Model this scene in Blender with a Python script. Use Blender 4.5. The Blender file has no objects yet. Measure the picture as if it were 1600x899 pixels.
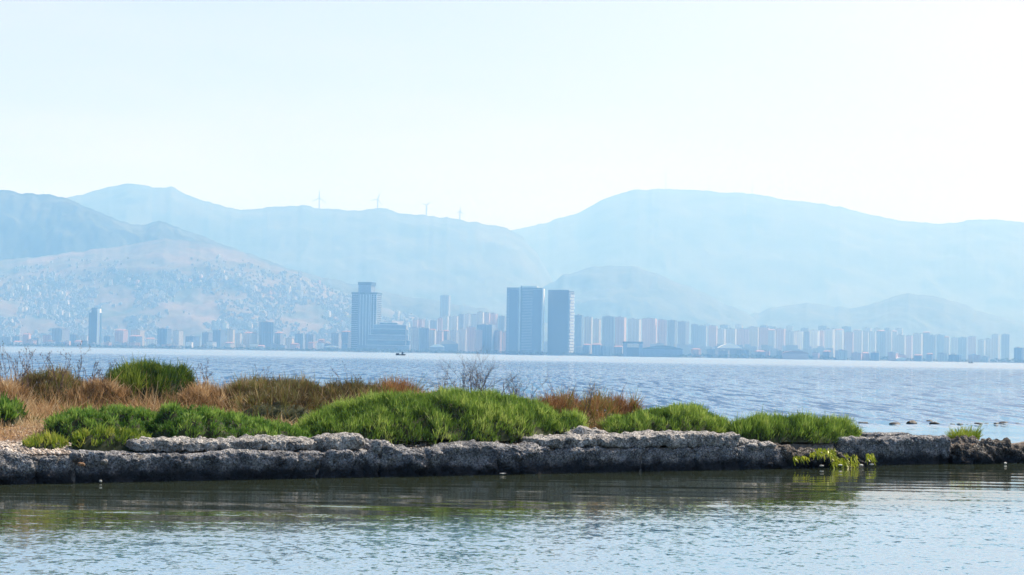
import bpy, math, random
import numpy as np
from mathutils import Vector, Matrix
from mathutils.bvhtree import BVHTree

# ------------------------------------------------------------------ camera
SC = bpy.context.scene
COL = SC.collection
F = 3000.0                       # focal length in photo pixels (photo 1600 x 899)
CAMZ = 2.0
ROLL = math.radians(0.95)
PITCH = math.atan(104.0 / F)
fwd = Vector((0, math.cos(PITCH), math.sin(PITCH)))
r0 = Vector((1, 0, 0)); u0 = r0.cross(fwd)
right = (r0 * math.cos(ROLL) + u0 * math.sin(ROLL)).normalized()
up = right.cross(fwd).normalized()
cam_d = bpy.data.cameras.new('camera')
cam_d.sensor_width = 36.0
cam_d.lens = F * 36.0 / 1600.0
cam_d.clip_start = 0.5
cam_d.clip_end = 60000
cam = bpy.data.objects.new('camera', cam_d)
COL.objects.link(cam)
M = Matrix((right, up, -fwd)).transposed().to_4x4()
M.translation = Vector((0, 0, CAMZ))
cam.matrix_world = M
SC.camera = cam

# ------------------------------------------------------------------ sky, sun, exposure
SUN_EL, SUN_AZ = math.radians(50), math.radians(42)      # azimuth to the right of the view direction (+Y)
W = bpy.data.worlds.new('World'); SC.world = W; W.use_nodes = True
wn = W.node_tree.nodes; wl = W.node_tree.links
bg = wn['Background']
sky = wn.new('ShaderNodeTexSky'); sky.sky_type = 'NISHITA'
sky.sun_disc = False
sky.sun_elevation = SUN_EL; sky.sun_rotation = SUN_AZ
sky.air_density = 0.85; sky.dust_density = 4.0; sky.ozone_density = 1.5; sky.altitude = 0
# thin uneven high haze low in the sky
wtc = wn.new('ShaderNodeTexCoord'); wmp = wn.new('ShaderNodeMapping'); wmp.inputs['Scale'].default_value = (2.2, 2.2, 11.0); wmp.inputs['Rotation'].default_value = (0, 0.10, 0)
wno = wn.new('ShaderNodeTexNoise'); wno.inputs['Scale'].default_value = 1.3; wno.inputs['Detail'].default_value = 4.0; wno.inputs['Roughness'].default_value = 0.5
wsp = wn.new('ShaderNodeSeparateXYZ'); wmr = wn.new('ShaderNodeMapRange'); wmr.interpolation_type = 'SMOOTHSTEP'
wmr.inputs[1].default_value = 0.0; wmr.inputs[2].default_value = 0.45; wmr.inputs[3].default_value = 1.0; wmr.inputs[4].default_value = 0.0
wma = wn.new('ShaderNodeMapRange'); wma.inputs[1].default_value = 0.35; wma.inputs[2].default_value = 0.65; wma.inputs[3].default_value = 0.10; wma.inputs[4].default_value = 0.50
wmm = wn.new('ShaderNodeMath'); wmm.operation = 'MULTIPLY'
wmx = wn.new('ShaderNodeMix'); wmx.data_type = 'RGBA'; wmx.inputs[7].default_value = (6.7, 5.8, 5.6, 1)
wl.new(wtc.outputs['Generated'], wmp.inputs[0]); wl.new(wmp.outputs[0], wno.inputs['Vector']); wl.new(wtc.outputs['Generated'], wsp.inputs[0])
wl.new(wsp.outputs[2], wmr.inputs[0]); wl.new(wno.outputs['Fac'], wma.inputs[0]); wl.new(wma.outputs[0], wmm.inputs[0]); wl.new(wmr.outputs[0], wmm.inputs[1])
wl.new(wmm.outputs[0], wmx.inputs[0]); wl.new(sky.outputs[0], wmx.inputs[6]); wl.new(wmx.outputs[2], bg.inputs[0])
bg.inputs[1].default_value = 0.09
sd = bpy.data.lights.new('sun', 'SUN'); sd.energy = 4.8; sd.angle = math.radians(0.53)
sd.color = (1.0, 0.95, 0.88)
sun = bpy.data.objects.new('sun', sd); COL.objects.link(sun)
sdir = Vector((math.sin(SUN_AZ) * math.cos(SUN_EL), math.cos(SUN_AZ) * math.cos(SUN_EL), math.sin(SUN_EL)))
sun.rotation_euler = (-sdir).to_track_quat('-Z', 'Y').to_euler()
sun.location = (0, 0, 50)
SC.view_settings.view_transform = 'Standard'
SC.view_settings.look = 'None'
SC.view_settings.exposure = 0.80
SC.view_settings.gamma = 1.0
SC.view_settings.use_curve_mapping = False
SC.render.engine = 'CYCLES'
SC.cycles.use_denoising = True
SC.cycles.max_bounces = 6
SC.cycles.diffuse_bounces = 2
SC.cycles.glossy_bounces = 2
SC.cycles.volume_bounces = 1
SC.cycles.transmission_bounces = 2
SC.cycles.caustics_reflective = False
SC.cycles.caustics_refractive = False
HAZE_DENSITY = 1.42e-4

# ------------------------------------------------------------------ helpers
rng = np.random.default_rng(7)
random.seed(7)

def ray(x, y):
    return fwd + right * ((x - 800) / F) - up * ((y - 449.5) / F)
def aty(x, y, Y):                       # world point at depth Y seen at photo pixel x, y
    d = ray(x, y); k = Y / d.y
    return Vector((d.x * k, Y, CAMZ + d.z * k))
def atz(x, y, z):
    d = ray(x, y); k = (z - CAMZ) / d.z
    return Vector((d.x * k, d.y * k, z))
def hor(x):                             # horizon row at column x
    return 553.5 + (x - 800) * math.tan(ROLL)

def _hash(ix, iy, iz, seed):
    h = (ix.astype(np.int64) * 374761393 + iy.astype(np.int64) * 668265263 + iz.astype(np.int64) * 2147483647 + seed * 974634777) & 0xFFFFFFFF
    h = ((h ^ (h >> 13)) * 1274126177) & 0xFFFFFFFF
    h = (h ^ (h >> 16)) & 0xFFFFFFFF
    return h / 4294967295.0
def vnoise(x, y, z=0.0, seed=0):
    x, y, z = np.broadcast_arrays(np.asarray(x, float), np.asarray(y, float), np.asarray(z, float))
    ix, iy, iz = np.floor(x), np.floor(y), np.floor(z)
    fx, fy, fz = x - ix, y - iy, z - iz
    fx, fy, fz = [f * f * f * (f * (f * 6 - 15) + 10) for f in (fx, fy, fz)]
    r = 0
    for dx in (0, 1):
        for dy in (0, 1):
            for dz in (0, 1):
                w = (fx if dx else 1 - fx) * (fy if dy else 1 - fy) * (fz if dz else 1 - fz)
                r = r + w * _hash(ix + dx, iy + dy, iz + dz, seed)
    return r * 2 - 1
def fbm(x, y, z=0.0, oct=4, seed=0, gain=0.5):
    r = 0; a = 1.0; f = 1.0
    for o in range(oct):
        r = r + a * vnoise(x * f, y * f, z * f if not np.isscalar(z) else z * f, seed + o * 17)
        a *= gain; f *= 2.03
    return r

def tag(o, label=None, cat=None, group=None, kind=None):
    if label: o['label'] = label
    if cat: o['category'] = cat
    if group: o['group'] = group
    if kind: o['kind'] = kind
    return o
def empty(name, loc, rz=0.0):
    o = bpy.data.objects.new(name, None); COL.objects.link(o)
    o.location = loc; o.rotation_euler = (0, 0, rz); o.empty_display_size = 0.2
    return o
def mesh(name, V, Fc, mat=None, parent=None, smooth=False, attr=None, loc=None):
    """V Nx3, Fc: list of polys or an (n,3)/(n,4) int array."""
    me = bpy.data.meshes.new(name)
    V = np.asarray(V, dtype=np.float32)
    if isinstance(Fc, np.ndarray):
        k = Fc.shape[1]; n = len(Fc)
        me.vertices.add(len(V)); me.vertices.foreach_set('co', V.ravel())
        me.loops.add(n * k); me.loops.foreach_set('vertex_index', Fc.astype(np.int32).ravel())
        me.polygons.add(n)
        me.polygons.foreach_set('loop_start', np.arange(0, n * k, k, dtype=np.int32))
        me.update(calc_edges=True)
    else:
        me.from_pydata([tuple(v) for v in V], [], [tuple(f) for f in Fc]); me.update()
    if smooth:
        me.polygons.foreach_set('use_smooth', np.ones(len(me.polygons), dtype=bool))
    if attr is not None:
        a = me.attributes.new('tint', 'FLOAT', 'POINT'); a.data.foreach_set('value', np.asarray(attr, dtype=np.float32))
    if mat: me.materials.append(mat)
    o = bpy.data.objects.new(name, me); COL.objects.link(o)
    if parent: o.parent = parent
    if loc is not None: o.location = loc
    return o
def grid_faces(nr, nc):
    i = np.arange(nr - 1)[:, None] * nc + np.arange(nc - 1)[None, :]
    return np.stack([i, i + 1, i + 1 + nc, i + nc], -1).reshape(-1, 4)

class MB:                               # small mesh collector
    def __init__(s): s.v = []; s.f = []
    def poly(s, vs, fs):
        b = len(s.v); s.v += [tuple(v) for v in vs]; s.f += [tuple(i + b for i in f) for f in fs]
    def box(s, x0, x1, y0, y1, z0, z1):
        s.poly([(x0, y0, z0), (x1, y0, z0), (x1, y1, z0), (x0, y1, z0), (x0, y0, z1), (x1, y0, z1), (x1, y1, z1), (x0, y1, z1)],
               [(3, 2, 1, 0), (4, 5, 6, 7), (0, 1, 5, 4), (1, 2, 6, 5), (2, 3, 7, 6), (3, 0, 4, 7)])
    def tube(s, p, q, r1, r2, n=5):
        p = Vector(p); q = Vector(q); d = (q - p).normalized()
        a = d.orthogonal().normalized(); b = d.cross(a)
        vs = [];
        for c, r in ((p, r1), (q, r2)):
            for i in range(n):
                t = 2 * math.pi * i / n
                vs.append(c + a * (r * math.cos(t)) + b * (r * math.sin(t)))
        fs = [(i, (i + 1) % n, n + (i + 1) % n, n + i) for i in range(n)]
        fs += [tuple(reversed(range(n))), tuple(range(n, 2 * n))]
        s.poly(vs, fs)
    def build(s, name, mat, parent=None, smooth=False):
        return mesh(name, s.v, s.f, mat, parent, smooth)

# ------------------------------------------------------------------ materials
def newmat(name):
    m = bpy.data.materials.new(name); m.use_nodes = True
    nt = m.node_tree; b = nt.nodes['Principled BSDF']
    return m, nt, b
def N(nt, t, **kw):
    n = nt.nodes.new(t)
    for k, v in kw.items():
        if k.startswith('i_'):
            key = k[2:]
            key = int(key) if key.isdigit() else key
            n.inputs[key].default_value = v
        else: setattr(n, k, v)
    return n
def ramp(nt, fac, stops):
    r = nt.nodes.new('ShaderNodeValToRGB')
    e = r.color_ramp.elements
    while len(e) < len(stops): e.new(0.5)
    for i, (p, c) in enumerate(stops):
        e[i].position = p; e[i].color = (c[0], c[1], c[2], 1)
    nt.links.new(fac, r.inputs[0]); return r
def plain(name, c, rough=0.8, spec=0.3):
    m, nt, b = newmat(name)
    b.inputs['Base Color'].default_value = (*c, 1); b.inputs['Roughness'].default_value = rough
    b.inputs['Specular IOR Level'].default_value = spec
    return m
def mottled(name, c1, c2, scale=1.0, rough=0.9, bump=0.0, bscale=20.0):
    m, nt, b = newmat(name)
    tc = N(nt, 'ShaderNodeTexCoord'); no = N(nt, 'ShaderNodeTexNoise', i_Scale=scale, i_Detail=6.0, i_Roughness=0.65)
    nt.links.new(tc.outputs['Object'], no.inputs['Vector'])
    r = ramp(nt, no.outputs['Fac'], [(0.35, c1), (0.65, c2)])
    nt.links.new(r.outputs[0], b.inputs['Base Color']); b.inputs['Roughness'].default_value = rough
    b.inputs['Specular IOR Level'].default_value = 0.2
    if bump:
        n2 = N(nt, 'ShaderNodeTexNoise', i_Scale=bscale, i_Detail=4.0)
        nt.links.new(tc.outputs['Object'], n2.inputs['Vector'])
        bp = N(nt, 'ShaderNodeBump', i_Strength=1.0, i_Distance=bump)
        nt.links.new(n2.outputs['Fac'], bp.inputs['Height']); nt.links.new(bp.outputs[0], b.inputs['Normal'])
    return m
def leafmat(name, stops, transl=0.35, rough=0.6):
    """blade colour from a per-blade tint attribute; some light passes through."""
    m, nt, b = newmat(name)
    at = N(nt, 'ShaderNodeAttribute', attribute_name='tint')
    r = ramp(nt, at.outputs['Fac'], stops)
    nt.links.new(r.outputs[0], b.inputs['Base Color']); b.inputs['Roughness'].default_value = rough
    b.inputs['Specular IOR Level'].default_value = 0.25
    tr = N(nt, 'ShaderNodeBsdfTranslucent'); mx = N(nt, 'ShaderNodeMixShader', i_0=transl)
    nt.links.new(r.outputs[0], tr.inputs[0])
    nt.links.new(b.outputs[0], mx.inputs[1]); nt.links.new(tr.outputs[0], mx.inputs[2])
    nt.links.new(mx.outputs[0], nt.nodes['Material Output'].inputs[0])
    return m
def facade(name, wall, glass, fh=3.2, bay=4.0, zf=0.5, xf=0.5):
    """rendered wall with a grid of window openings, in the building's own coordinates."""
    m, nt, b = newmat(name)
    tc = N(nt, 'ShaderNodeTexCoord'); sp = N(nt, 'ShaderNodeSeparateXYZ'); nt.links.new(tc.outputs['Object'], sp.inputs[0])
    def mth(op, a, c=None):
        n = N(nt, 'ShaderNodeMath', operation=op)
        for i, v in enumerate((a, c)):
            if v is None: continue
            if isinstance(v, (int, float)): n.inputs[i].default_value = v
            else: nt.links.new(v, n.inputs[i])
        return n.outputs[0]
    h = mth('ADD', sp.outputs[0], sp.outputs[1])
    wz = mth('LESS_THAN', mth('FRACT', mth('DIVIDE', sp.outputs[2], fh)), zf)
    wx = mth('LESS_THAN', mth('FRACT', mth('DIVIDE', h, bay)), xf)
    geo = N(nt, 'ShaderNodeNewGeometry'); sn = N(nt, 'ShaderNodeSeparateXYZ'); nt.links.new(geo.outputs['Normal'], sn.inputs[0])
    side = mth('LESS_THAN', mth('ABSOLUTE', sn.outputs[2]), 0.5)
    wm = mth('MULTIPLY', mth('MULTIPLY', wz, wx), side)
    mx = N(nt, 'ShaderNodeMix', data_type='RGBA'); nt.links.new(wm, mx.inputs[0])
    mx.inputs[6].default_value = (*wall, 1); mx.inputs[7].default_value = (*glass, 1)
    nt.links.new(mx.outputs[2], b.inputs['Base Color'])
    ro = mth('SUBTRACT', 0.85, mth('MULTIPLY', wm, 0.6)); nt.links.new(ro, b.inputs['Roughness'])
    return m

# water --------------------------------------------------------------
def water_mat():
    m, nt, b = newmat('water')
    L = nt.links.new
    b.inputs['Base Color'].default_value = (0.012, 0.045, 0.075, 1)
    b.inputs['IOR'].default_value = 1.33
    b.inputs['Roughness'].default_value = 0.05
    tc = N(nt, 'ShaderNodeTexCoord')
    sp = N(nt, 'ShaderNodeSeparateXYZ'); L(tc.outputs['Object'], sp.inputs[0])
    def mth(op, a, c=None, d=None, clamp=False):
        n = N(nt, 'ShaderNodeMath', operation=op); n.use_clamp = clamp
        for i, v in enumerate((a, c, d)):
            if v is None: continue
            if isinstance(v, (int, float)): n.inputs[i].default_value = v
            else: L(v, n.inputs[i])
        return n.outputs[0]
    def smooth(v, a, c):
        n = N(nt, 'ShaderNodeMapRange', interpolation_type='SMOOTHSTEP')
        L(v, n.inputs[0]); n.inputs[1].default_value = a; n.inputs[2].default_value = c
        return n.outputs[0]
    def slopes(sx, sy, detail=2.0, rough=0.5, off=0.0):
        mp = N(nt, 'ShaderNodeMapping'); mp.inputs['Scale'].default_value = (sx, sy, 1); mp.inputs['Location'].default_value = (off, off * 1.7, off)
        L(tc.outputs['Object'], mp.inputs[0])
        no = N(nt, 'ShaderNodeTexNoise', i_Scale=1.0, i_Detail=detail, i_Roughness=rough)
        L(mp.outputs[0], no.inputs['Vector'])
        v = N(nt, 'ShaderNodeVectorMath', operation='SUBTRACT'); L(no.outputs['Color'], v.inputs[0]); v.inputs[1].default_value = (0.5, 0.5, 0.5)
        return v.outputs[0]
    def scaled(v, k):
        n = N(nt, 'ShaderNodeVectorMath', operation='MULTIPLY'); L(v, n.inputs[0])
        if isinstance(k, tuple): n.inputs[1].default_value = k
        else: L(k, n.inputs[1])
        return n.outputs[0]
    def add(a, c):
        n = N(nt, 'ShaderNodeVectorMath', operation='ADD'); L(a, n.inputs[0]); L(c, n.inputs[1]); return n.outputs[0]
    X, Y = sp.outputs[0], sp.outputs[1]
    # signed distance from the sea wall line (positive on the bay side)
    t = mth('SUBTRACT', mth('MULTIPLY', Y, WN[1]), mth('ADD', mth('MULTIPLY', X, -WN[0]), WN[1] * 32.0))
    bay = smooth(t, 14.0, 24.0)          # open bay beyond the reef stones
    lee = smooth(t, 0.5, 3.0)            # sheltered strip behind the wall
    nearc = mth('SUBTRACT', 1.0, smooth(t, -10.5, -3.5))   # breezier water towards the camera
    # open bay chop
    c1 = scaled(slopes(2.0, 0.16, 3.0, 0.6), (1.2, 2.0, 0))
    c2 = scaled(slopes(6.0, 1.3, 2.0, 0.5, 3.1), (0.35, 0.7, 0))
    c3 = slopes(0.02, 0.006, 2.0, 0.5, 9.0)
    chop = add(c1, c2)
    # patchy wind over the bay
    sx = N(nt, 'ShaderNodeSeparateXYZ'); L(c3, sx.inputs[0])
    gust = mth('ADD', mth('MULTIPLY', sx.outputs[0], 1.6), 0.95)
    slick = mth('SUBTRACT', 1.0, mth('MULTIPLY', smooth(Y, 300.0, 700.0), 0.90))
    kb = mth('MULTIPLY', mth('MULTIPLY', bay, gust), slick)
    # lagoon: long low ripples, finer texture nearer the camera
    l1 = scaled(slopes(0.36, 2.4, 3.0, 0.55, 5.0), (0.03, 0.13, 0))
    l2 = scaled(slopes(15.0, 14.0, 2.0, 0.5, 7.0), (0.07, 0.17, 0))
    l3 = scaled(slopes(4.5, 5.0, 2.0, 0.5, 2.0), (0.03, 0.08, 0))
    kl = mth('SUBTRACT', 1.0, mth('MAXIMUM', mth('MULTIPLY', bay, 0.8), mth('MULTIPLY', nearc, 0.75)))
    comb = N(nt, 'ShaderNodeCombineXYZ')
    for i in range(3): L(kb, comb.inputs[i])
    combl = N(nt, 'ShaderNodeCombineXYZ')
    for i in range(3): L(kl, combl.inputs[i])
    combn = N(nt, 'ShaderNodeCombineXYZ')
    kn = mth('MAXIMUM', mth('MULTIPLY', nearc, 1.0), mth('MULTIPLY', lee, 0.7))
    for i in range(3): L(kn, combn.inputs[i])
    tot = add(scaled(chop, comb.outputs[0]), add(scaled(l1, combl.outputs[0]), scaled(add(l2, l3), combn.outputs[0])))
    up_ = N(nt, 'ShaderNodeVectorMath', operation='ADD'); L(tot, up_.inputs[0]); up_.inputs[1].default_value = (0, 0, 1)
    # wind waves seen along the water show the slopes that face the shore
    bi = N(nt, 'ShaderNodeCombineXYZ'); L(mth('MULTIPLY', mth('ADD', mth('MULTIPLY', bay, mth('SUBTRACT', 0.11, mth('MULTIPLY', smooth(Y, 300.0, 700.0), 0.08))), mth('MULTIPLY', smooth(Y, 300.0, 700.0), 0.035)), -1.0), bi.inputs[1])
    up2 = N(nt, 'ShaderNodeVectorMath', operation='ADD'); L(up_.outputs[0], up2.inputs[0]); L(bi.outputs[0], up2.inputs[1]); up_ = up2
    nz = N(nt, 'ShaderNodeVectorMath', operation='NORMALIZE'); L(up_.outputs[0], nz.inputs[0])
    L(nz.outputs[0], b.inputs['Normal'])
    b.inputs['Roughness'].default_value = 0.05
    # reflections painted into body colour: bank olive by the wall, sky blue nearer camera
    mx = N(nt, 'ShaderNodeMix', data_type='RGBA'); L(lee, mx.inputs[0])
    mn = N(nt, 'ShaderNodeMix', data_type='RGBA'); L(mth('SUBTRACT', 1.0, smooth(t, -9.5, -6.0)), mn.inputs[0]); mn.inputs[6].default_value = (0.024, 0.032, 0.020, 1); mn.inputs[7].default_value = (0.075, 0.17, 0.27, 1)
    L(mn.outputs[2], mx.inputs[6]); mx.inputs[7].default_value = (0.025, 0.11, 0.23, 1)
    L(mx.outputs[2], b.inputs['Base Color'])
    return m

# rock ----------------------------------------------------------------
def rock_mat(name, pale, dark, wet_top=0.2, shell=(0.62, 0.60, 0.55)):
    m, nt, b = newmat(name)
    L = nt.links.new
    tc = N(nt, 'ShaderNodeTexCoord'); g = N(nt, 'ShaderNodeNewGeometry')
    n1 = N(nt, 'ShaderNodeTexNoise', i_Scale=3.0, i_Detail=8.0, i_Roughness=0.7)
    n2 = N(nt, 'ShaderNodeTexNoise', i_Scale=30.0, i_Detail=4.0, i_Roughness=0.7)
    vo = N(nt, 'ShaderNodeTexVoronoi', i_Scale=28.0)
    for n in (n1, n2, vo): L(g.outputs['Position'], n.inputs['Vector'])
    r1 = ramp(nt, n1.outputs['Fac'], [(0.35, dark), (0.62, pale)])
    r2 = ramp(nt, n2.outputs['Fac'], [(0.40, (0.30, 0.30, 0.30)), (0.62, (1.25, 1.25, 1.25))])
    mu = N(nt, 'ShaderNodeMix', data_type='RGBA', blend_type='MULTIPLY'); mu.inputs[0].default_value = 1.0
    L(r1.outputs[0], mu.inputs[6]); L(r2.outputs[0], mu.inputs[7])
    # crushed shell and pale aggregate grains
    n3 = N(nt, 'ShaderNodeTexNoise', i_Scale=38.0, i_Detail=3.0); L(g.outputs['Position'], n3.inputs['Vector'])
    rs = ramp(nt, n3.outputs['Fac'], [(0.57, (0, 0, 0)), (0.63, (1, 1, 1))])
    n4 = N(nt, 'ShaderNodeTexNoise', i_Scale=1.6, i_Detail=3.0); L(g.outputs['Position'], n4.inputs['Vector'])
    r4 = ramp(nt, n4.outputs['Fac'], [(0.38, (0.12, 0.12, 0.12)), (0.60, (1, 1, 1))])
    mm = N(nt, 'ShaderNodeMath', operation='MULTIPLY'); L(rs.outputs[0], mm.inputs[0]); L(r4.outputs[0], mm.inputs[1])
    ms = N(nt, 'ShaderNodeMix', data_type='RGBA'); L(mm.outputs[0], ms.inputs[0]); L(mu.outputs[2], ms.inputs[6]); ms.inputs[7].default_value = (*shell, 1)
    # tide-wet weed film up to wet_top, ragged edge
    sp = N(nt, 'ShaderNodeSeparateXYZ'); L(g.outputs['Position'], sp.inputs[0])
    ad = N(nt, 'ShaderNodeMath', operation='MULTIPLY_ADD'); L(n1.outputs['Fac'], ad.inputs[0]); ad.inputs[1].default_value = 0.35; L(sp.outputs[2], ad.inputs[2])
    mr = N(nt, 'ShaderNodeMapRange', interpolation_type='SMOOTHSTEP'); L(ad.outputs[0], mr.inputs[0])
    mr.inputs[1].default_value = wet_top + 0.10; mr.inputs[2].default_value = wet_top + 0.30
    mw = N(nt, 'ShaderNodeMix', data_type='RGBA'); L(mr.outputs[0], mw.inputs[0]); mw.inputs[6].default_value = (0.016, 0.019, 0.026, 1); L(ms.outputs[2], mw.inputs[7])
    L(mw.outputs[2], b.inputs['Base Color'])
    b.inputs['Roughness'].default_value = 0.85; b.inputs['Specular IOR Level'].default_value = 0.25
    bp = N(nt, 'ShaderNodeBump', i_Strength=1.0, i_Distance=0.045); L(n2.outputs['Fac'], bp.inputs['Height'])
    bp2 = N(nt, 'ShaderNodeBump', i_Strength=0.9, i_Distance=0.02); L(vo.outputs['Distance'], bp2.inputs['Height']); L(bp.outputs[0], bp2.inputs['Normal'])
    L(bp2.outputs[0], b.inputs['Normal'])
    return m

# sea wall frame: s runs along the wall to the right and away, t points across the islet to the bay
WD = (0.862, 0.507); WN = (-0.507, 0.862); WO = (0.0, 32.0)
def st(s, t): return (WO[0] + WD[0] * s + WN[0] * t, WO[1] + WD[1] * s + WN[1] * t)
def to_st(X, Y): return ((X - WO[0]) * WD[0] + (Y - WO[1]) * WD[1], (X - WO[0]) * WN[0] + (Y - WO[1]) * WN[1])
def col(x, t):                          # ground-plan point seen in photo column x at offset t
    a = (x - 800) / F
    Y = (t + WN[1] * WO[1]) / (WN[1] + WN[0] * a)
    return a * Y, Y
def col_s(x, t=0.0):
    X, Y = col(x, t); return to_st(X, Y)[0]

MAT = {}
MAT['water'] = water_mat()
MAT['hill'] = mottled('hill_scrub', (0.012, 0.028, 0.022), (0.060, 0.070, 0.050), 0.006)
MAT['hill_brown'] = mottled('hill_dry', (0.025, 0.050, 0.040), (0.145, 0.110, 0.088), 0.0032)
MAT['mount'] = mottled('mountain_scrub', (0.018, 0.036, 0.030), (0.075, 0.085, 0.07), 0.003)
MAT['land'] = mottled('town_ground', (0.06, 0.08, 0.05), (0.18, 0.17, 0.14), 0.01)
MAT['rock'] = rock_mat('sea_wall_stone', (0.36, 0.365, 0.39), (0.080, 0.088, 0.108), 0.17)
MAT['rock_pale'] = rock_mat('ledge_stone', (0.58, 0.56, 0.54), (0.18, 0.18, 0.19), -0.4)
MAT['rock_dark'] = rock_mat('weedy_stone', (0.15, 0.13, 0.115), (0.04, 0.038, 0.036), 0.16)

# ------------------------------------------------------------------ SETTING: water, land, hills
wv = [(-15000, -2500, 0), (15000, -2500, 0), (15000, 20300, 0), (-15000, 20300, 0)]
tag(mesh('water', wv, [(0, 1, 2, 3)], MAT['water']), kind='structure')

def shore_y(X): return 6000 + 60 * np.sin(np.asarray(X) / 900.0) + 25 * np.sin(np.asarray(X) / 210.0 + 1)
xs = np.linspace(-14500, 14500, 400)
Vl = []
for yy, zz in ((0, -0.9), (3, 1.5), (120, 3.0), (14000, 6.0)):
    Vl.append(np.stack([xs, shore_y(xs) + yy, np.full_like(xs, zz)], -1))
tag(mesh('land', np.concatenate(Vl), grid_faces(4, len(xs)), MAT['land']), kind='structure')
def land_z(d): return 1.5 + min(max(d, 0), 120) / 120 * 1.5 + max(d - 120, 0) / 10000 * 3

def interp(pts, x):
    p = np.asarray(pts, float); return np.interp(x, p[:, 0], p[:, 1])
def hill(name, pts, Y0, Y1, Y2, mat, rough=0.1, seed=0, x0=None, x1=None, pw=1.0, crag=1.0, wl=1.0):
    """terrain whose crest line, at distance Y1, follows the photo's ridge pts."""
    x0 = pts[0][0] if x0 is None else x0; x1 = pts[-1][0] if x1 is None else x1
    xi = np.linspace(x0, x1, int((x1 - x0) / 3) + 1)
    yc = interp(pts, xi)
    cz = np.array([aty(a, b_, Y1).z for a, b_ in zip(xi, yc)])
    cz = cz + crag * Y1 / F * 1.5 * fbm(xi / 14.0, seed * 3.3, oct=4, seed=seed)
    nf, nb = 120, 14
    tt = np.concatenate([np.linspace(0, 1, nf), 1 + np.linspace(0, 1, nb + 1)[1:]])
    rows = []
    for t in tt:
        if t <= 1: Y = Y0 + (Y1 - Y0) * t; e = (math.sin((t - 0.5) * math.pi) * 0.5 + 0.5) ** pw; en = math.sin(math.pi * min(t, 1)) ** 0.8
        else: Y = Y1 + (Y2 - Y1) * (t - 1); e = math.cos((t - 1) * math.pi / 2); en = math.sin(math.pi * (t - 1)) * 0.5
        X = (xi - 800) / F * Y
        n = fbm(X / (700 * wl), Y / (700 * wl), oct=6, seed=seed + 5, gain=0.5)
        rid = 1 - np.abs(fbm(X / (480 * wl) + 4, Y / (620 * wl), oct=6, seed=seed + 9, gain=0.55))
        Z = cz * e + (n * 0.6 + (rid - 0.7) * 0.9) * rough * np.maximum(cz, 60) * en
        Z = np.minimum(Z, 2 + (cz - 2) * (Y / Y1) * 0.985) if t < 0.97 else Z
        Z = np.maximum(Z, 1.0 if t in (0.0,) else 2.0)
        if t in (0.0, 2.0): Z = np.full_like(Z, -2.0)
        rows.append(np.stack([X, np.full_like(X, Y), Z], -1))
    V = np.concatenate(rows)
    Fc = grid_faces(len(tt), len(xi))
    o = mesh(name, V, Fc, mat, smooth=True); tag(o, kind='structure')
    return o, V, Fc

R_BACK_L = [(-500, 340), (-200, 330), (40, 322), (100, 311), (160, 296), (195, 289), (230, 293), (265, 294), (310, 315), (375, 329), (400, 326), (440, 326), (470, 323), (500, 329), (540, 331), (602, 327), (620, 335), (665, 339), (690, 340), (740, 349), (790, 358), (815, 372), (840, 400), (870, 450), (900, 520)]
R_RIGHT = [(560, 460), (700, 400), (760, 372), (800, 360), (850, 350), (900, 335), (950, 310), (985, 298), (1040, 296), (1100, 301), (1180, 306), (1250, 317), (1310, 325), (1380, 343), (1430, 349), (1470, 352), (1495, 350), (1535, 344), (1600, 348), (1750, 352), (2100, 380)]
R_LEFT_A = [(-500, 250), (-200, 275), (0, 297), (35, 303), (75, 303), (100, 311), (150, 333), (205, 352), (245, 347), (300, 363), (370, 390), (440, 416), (500, 432), (560, 446), (640, 464), (740, 480), (860, 505), (960, 530)]
R_LEFT_B = [(-500, 430), (-100, 412), (60, 402), (130, 392), (200, 382), (262, 373), (330, 381), (400, 405), (470, 431), (540, 458), (600, 480), (660, 497), (740, 512), (840, 530)]
R_MID = [(780, 500), (830, 462), (880, 430), (930, 416), (985, 415), (1030, 428), (1080, 450), (1140, 478), (1200, 505)]
R_LOW = [(1080, 520), (1150, 500), (1200, 483), (1260, 473), (1330, 482), (1380, 470), (1420, 459), (1450, 461), (1490, 470), (1540, 490), (1620, 505), (1800, 500), (2100, 490)]
hill('mountain', R_BACK_L, 10500, 14500, 16300, MAT['mount'], 0.05, 1, wl=1.5)
hill('mountain', R_RIGHT, 12500, 18000, 20000, MAT['mount'], 0.032, 2, wl=1.5)
hill('hill', R_LEFT_A, 8900, 9900, 11300, MAT['hill'], 0.14, 3)
hB, VB, FB = hill('hill', R_LEFT_B, 7100, 9200, 10400, MAT['hill_brown'], 0.10, 4, pw=0.9)
hill('hill', R_MID, 10600, 12200, 12900, MAT['hill'], 0.08, 6)
hill('hill', R_LOW, 10600, 12300, 12900, MAT['hill'], 0.08, 7)
bvhB = BVHTree.FromPolygons([tuple(v) for v in VB], [tuple(f) for f in FB])

# haze: one closed box of even air round everything
hm = bpy.data.materials.new('haze'); hm.use_nodes = True
hn = hm.node_tree.nodes; hn.clear()
ho = hn.new('ShaderNodeOutputMaterial'); hv = hn.new('ShaderNodeVolumePrincipled')
hv.inputs['Density'].default_value = HAZE_DENSITY
hv.inputs['Color'].default_value = (0.245, 0.54, 1.0, 1)
hv.inputs['Absorption Color'].default_value = (1, 1, 1, 1)     # clear air: it scatters, it does not soak up
hv.inputs['Anisotropy'].default_value = 0.0
hm.node_tree.links.new(hv.outputs[0], ho.inputs['Volume'])
hb = MB(); hb.box(-15500, 15500, -3000, 20600, -3.2, 1640)
tag(hb.build('haze', hm), kind='stuff')

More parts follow.
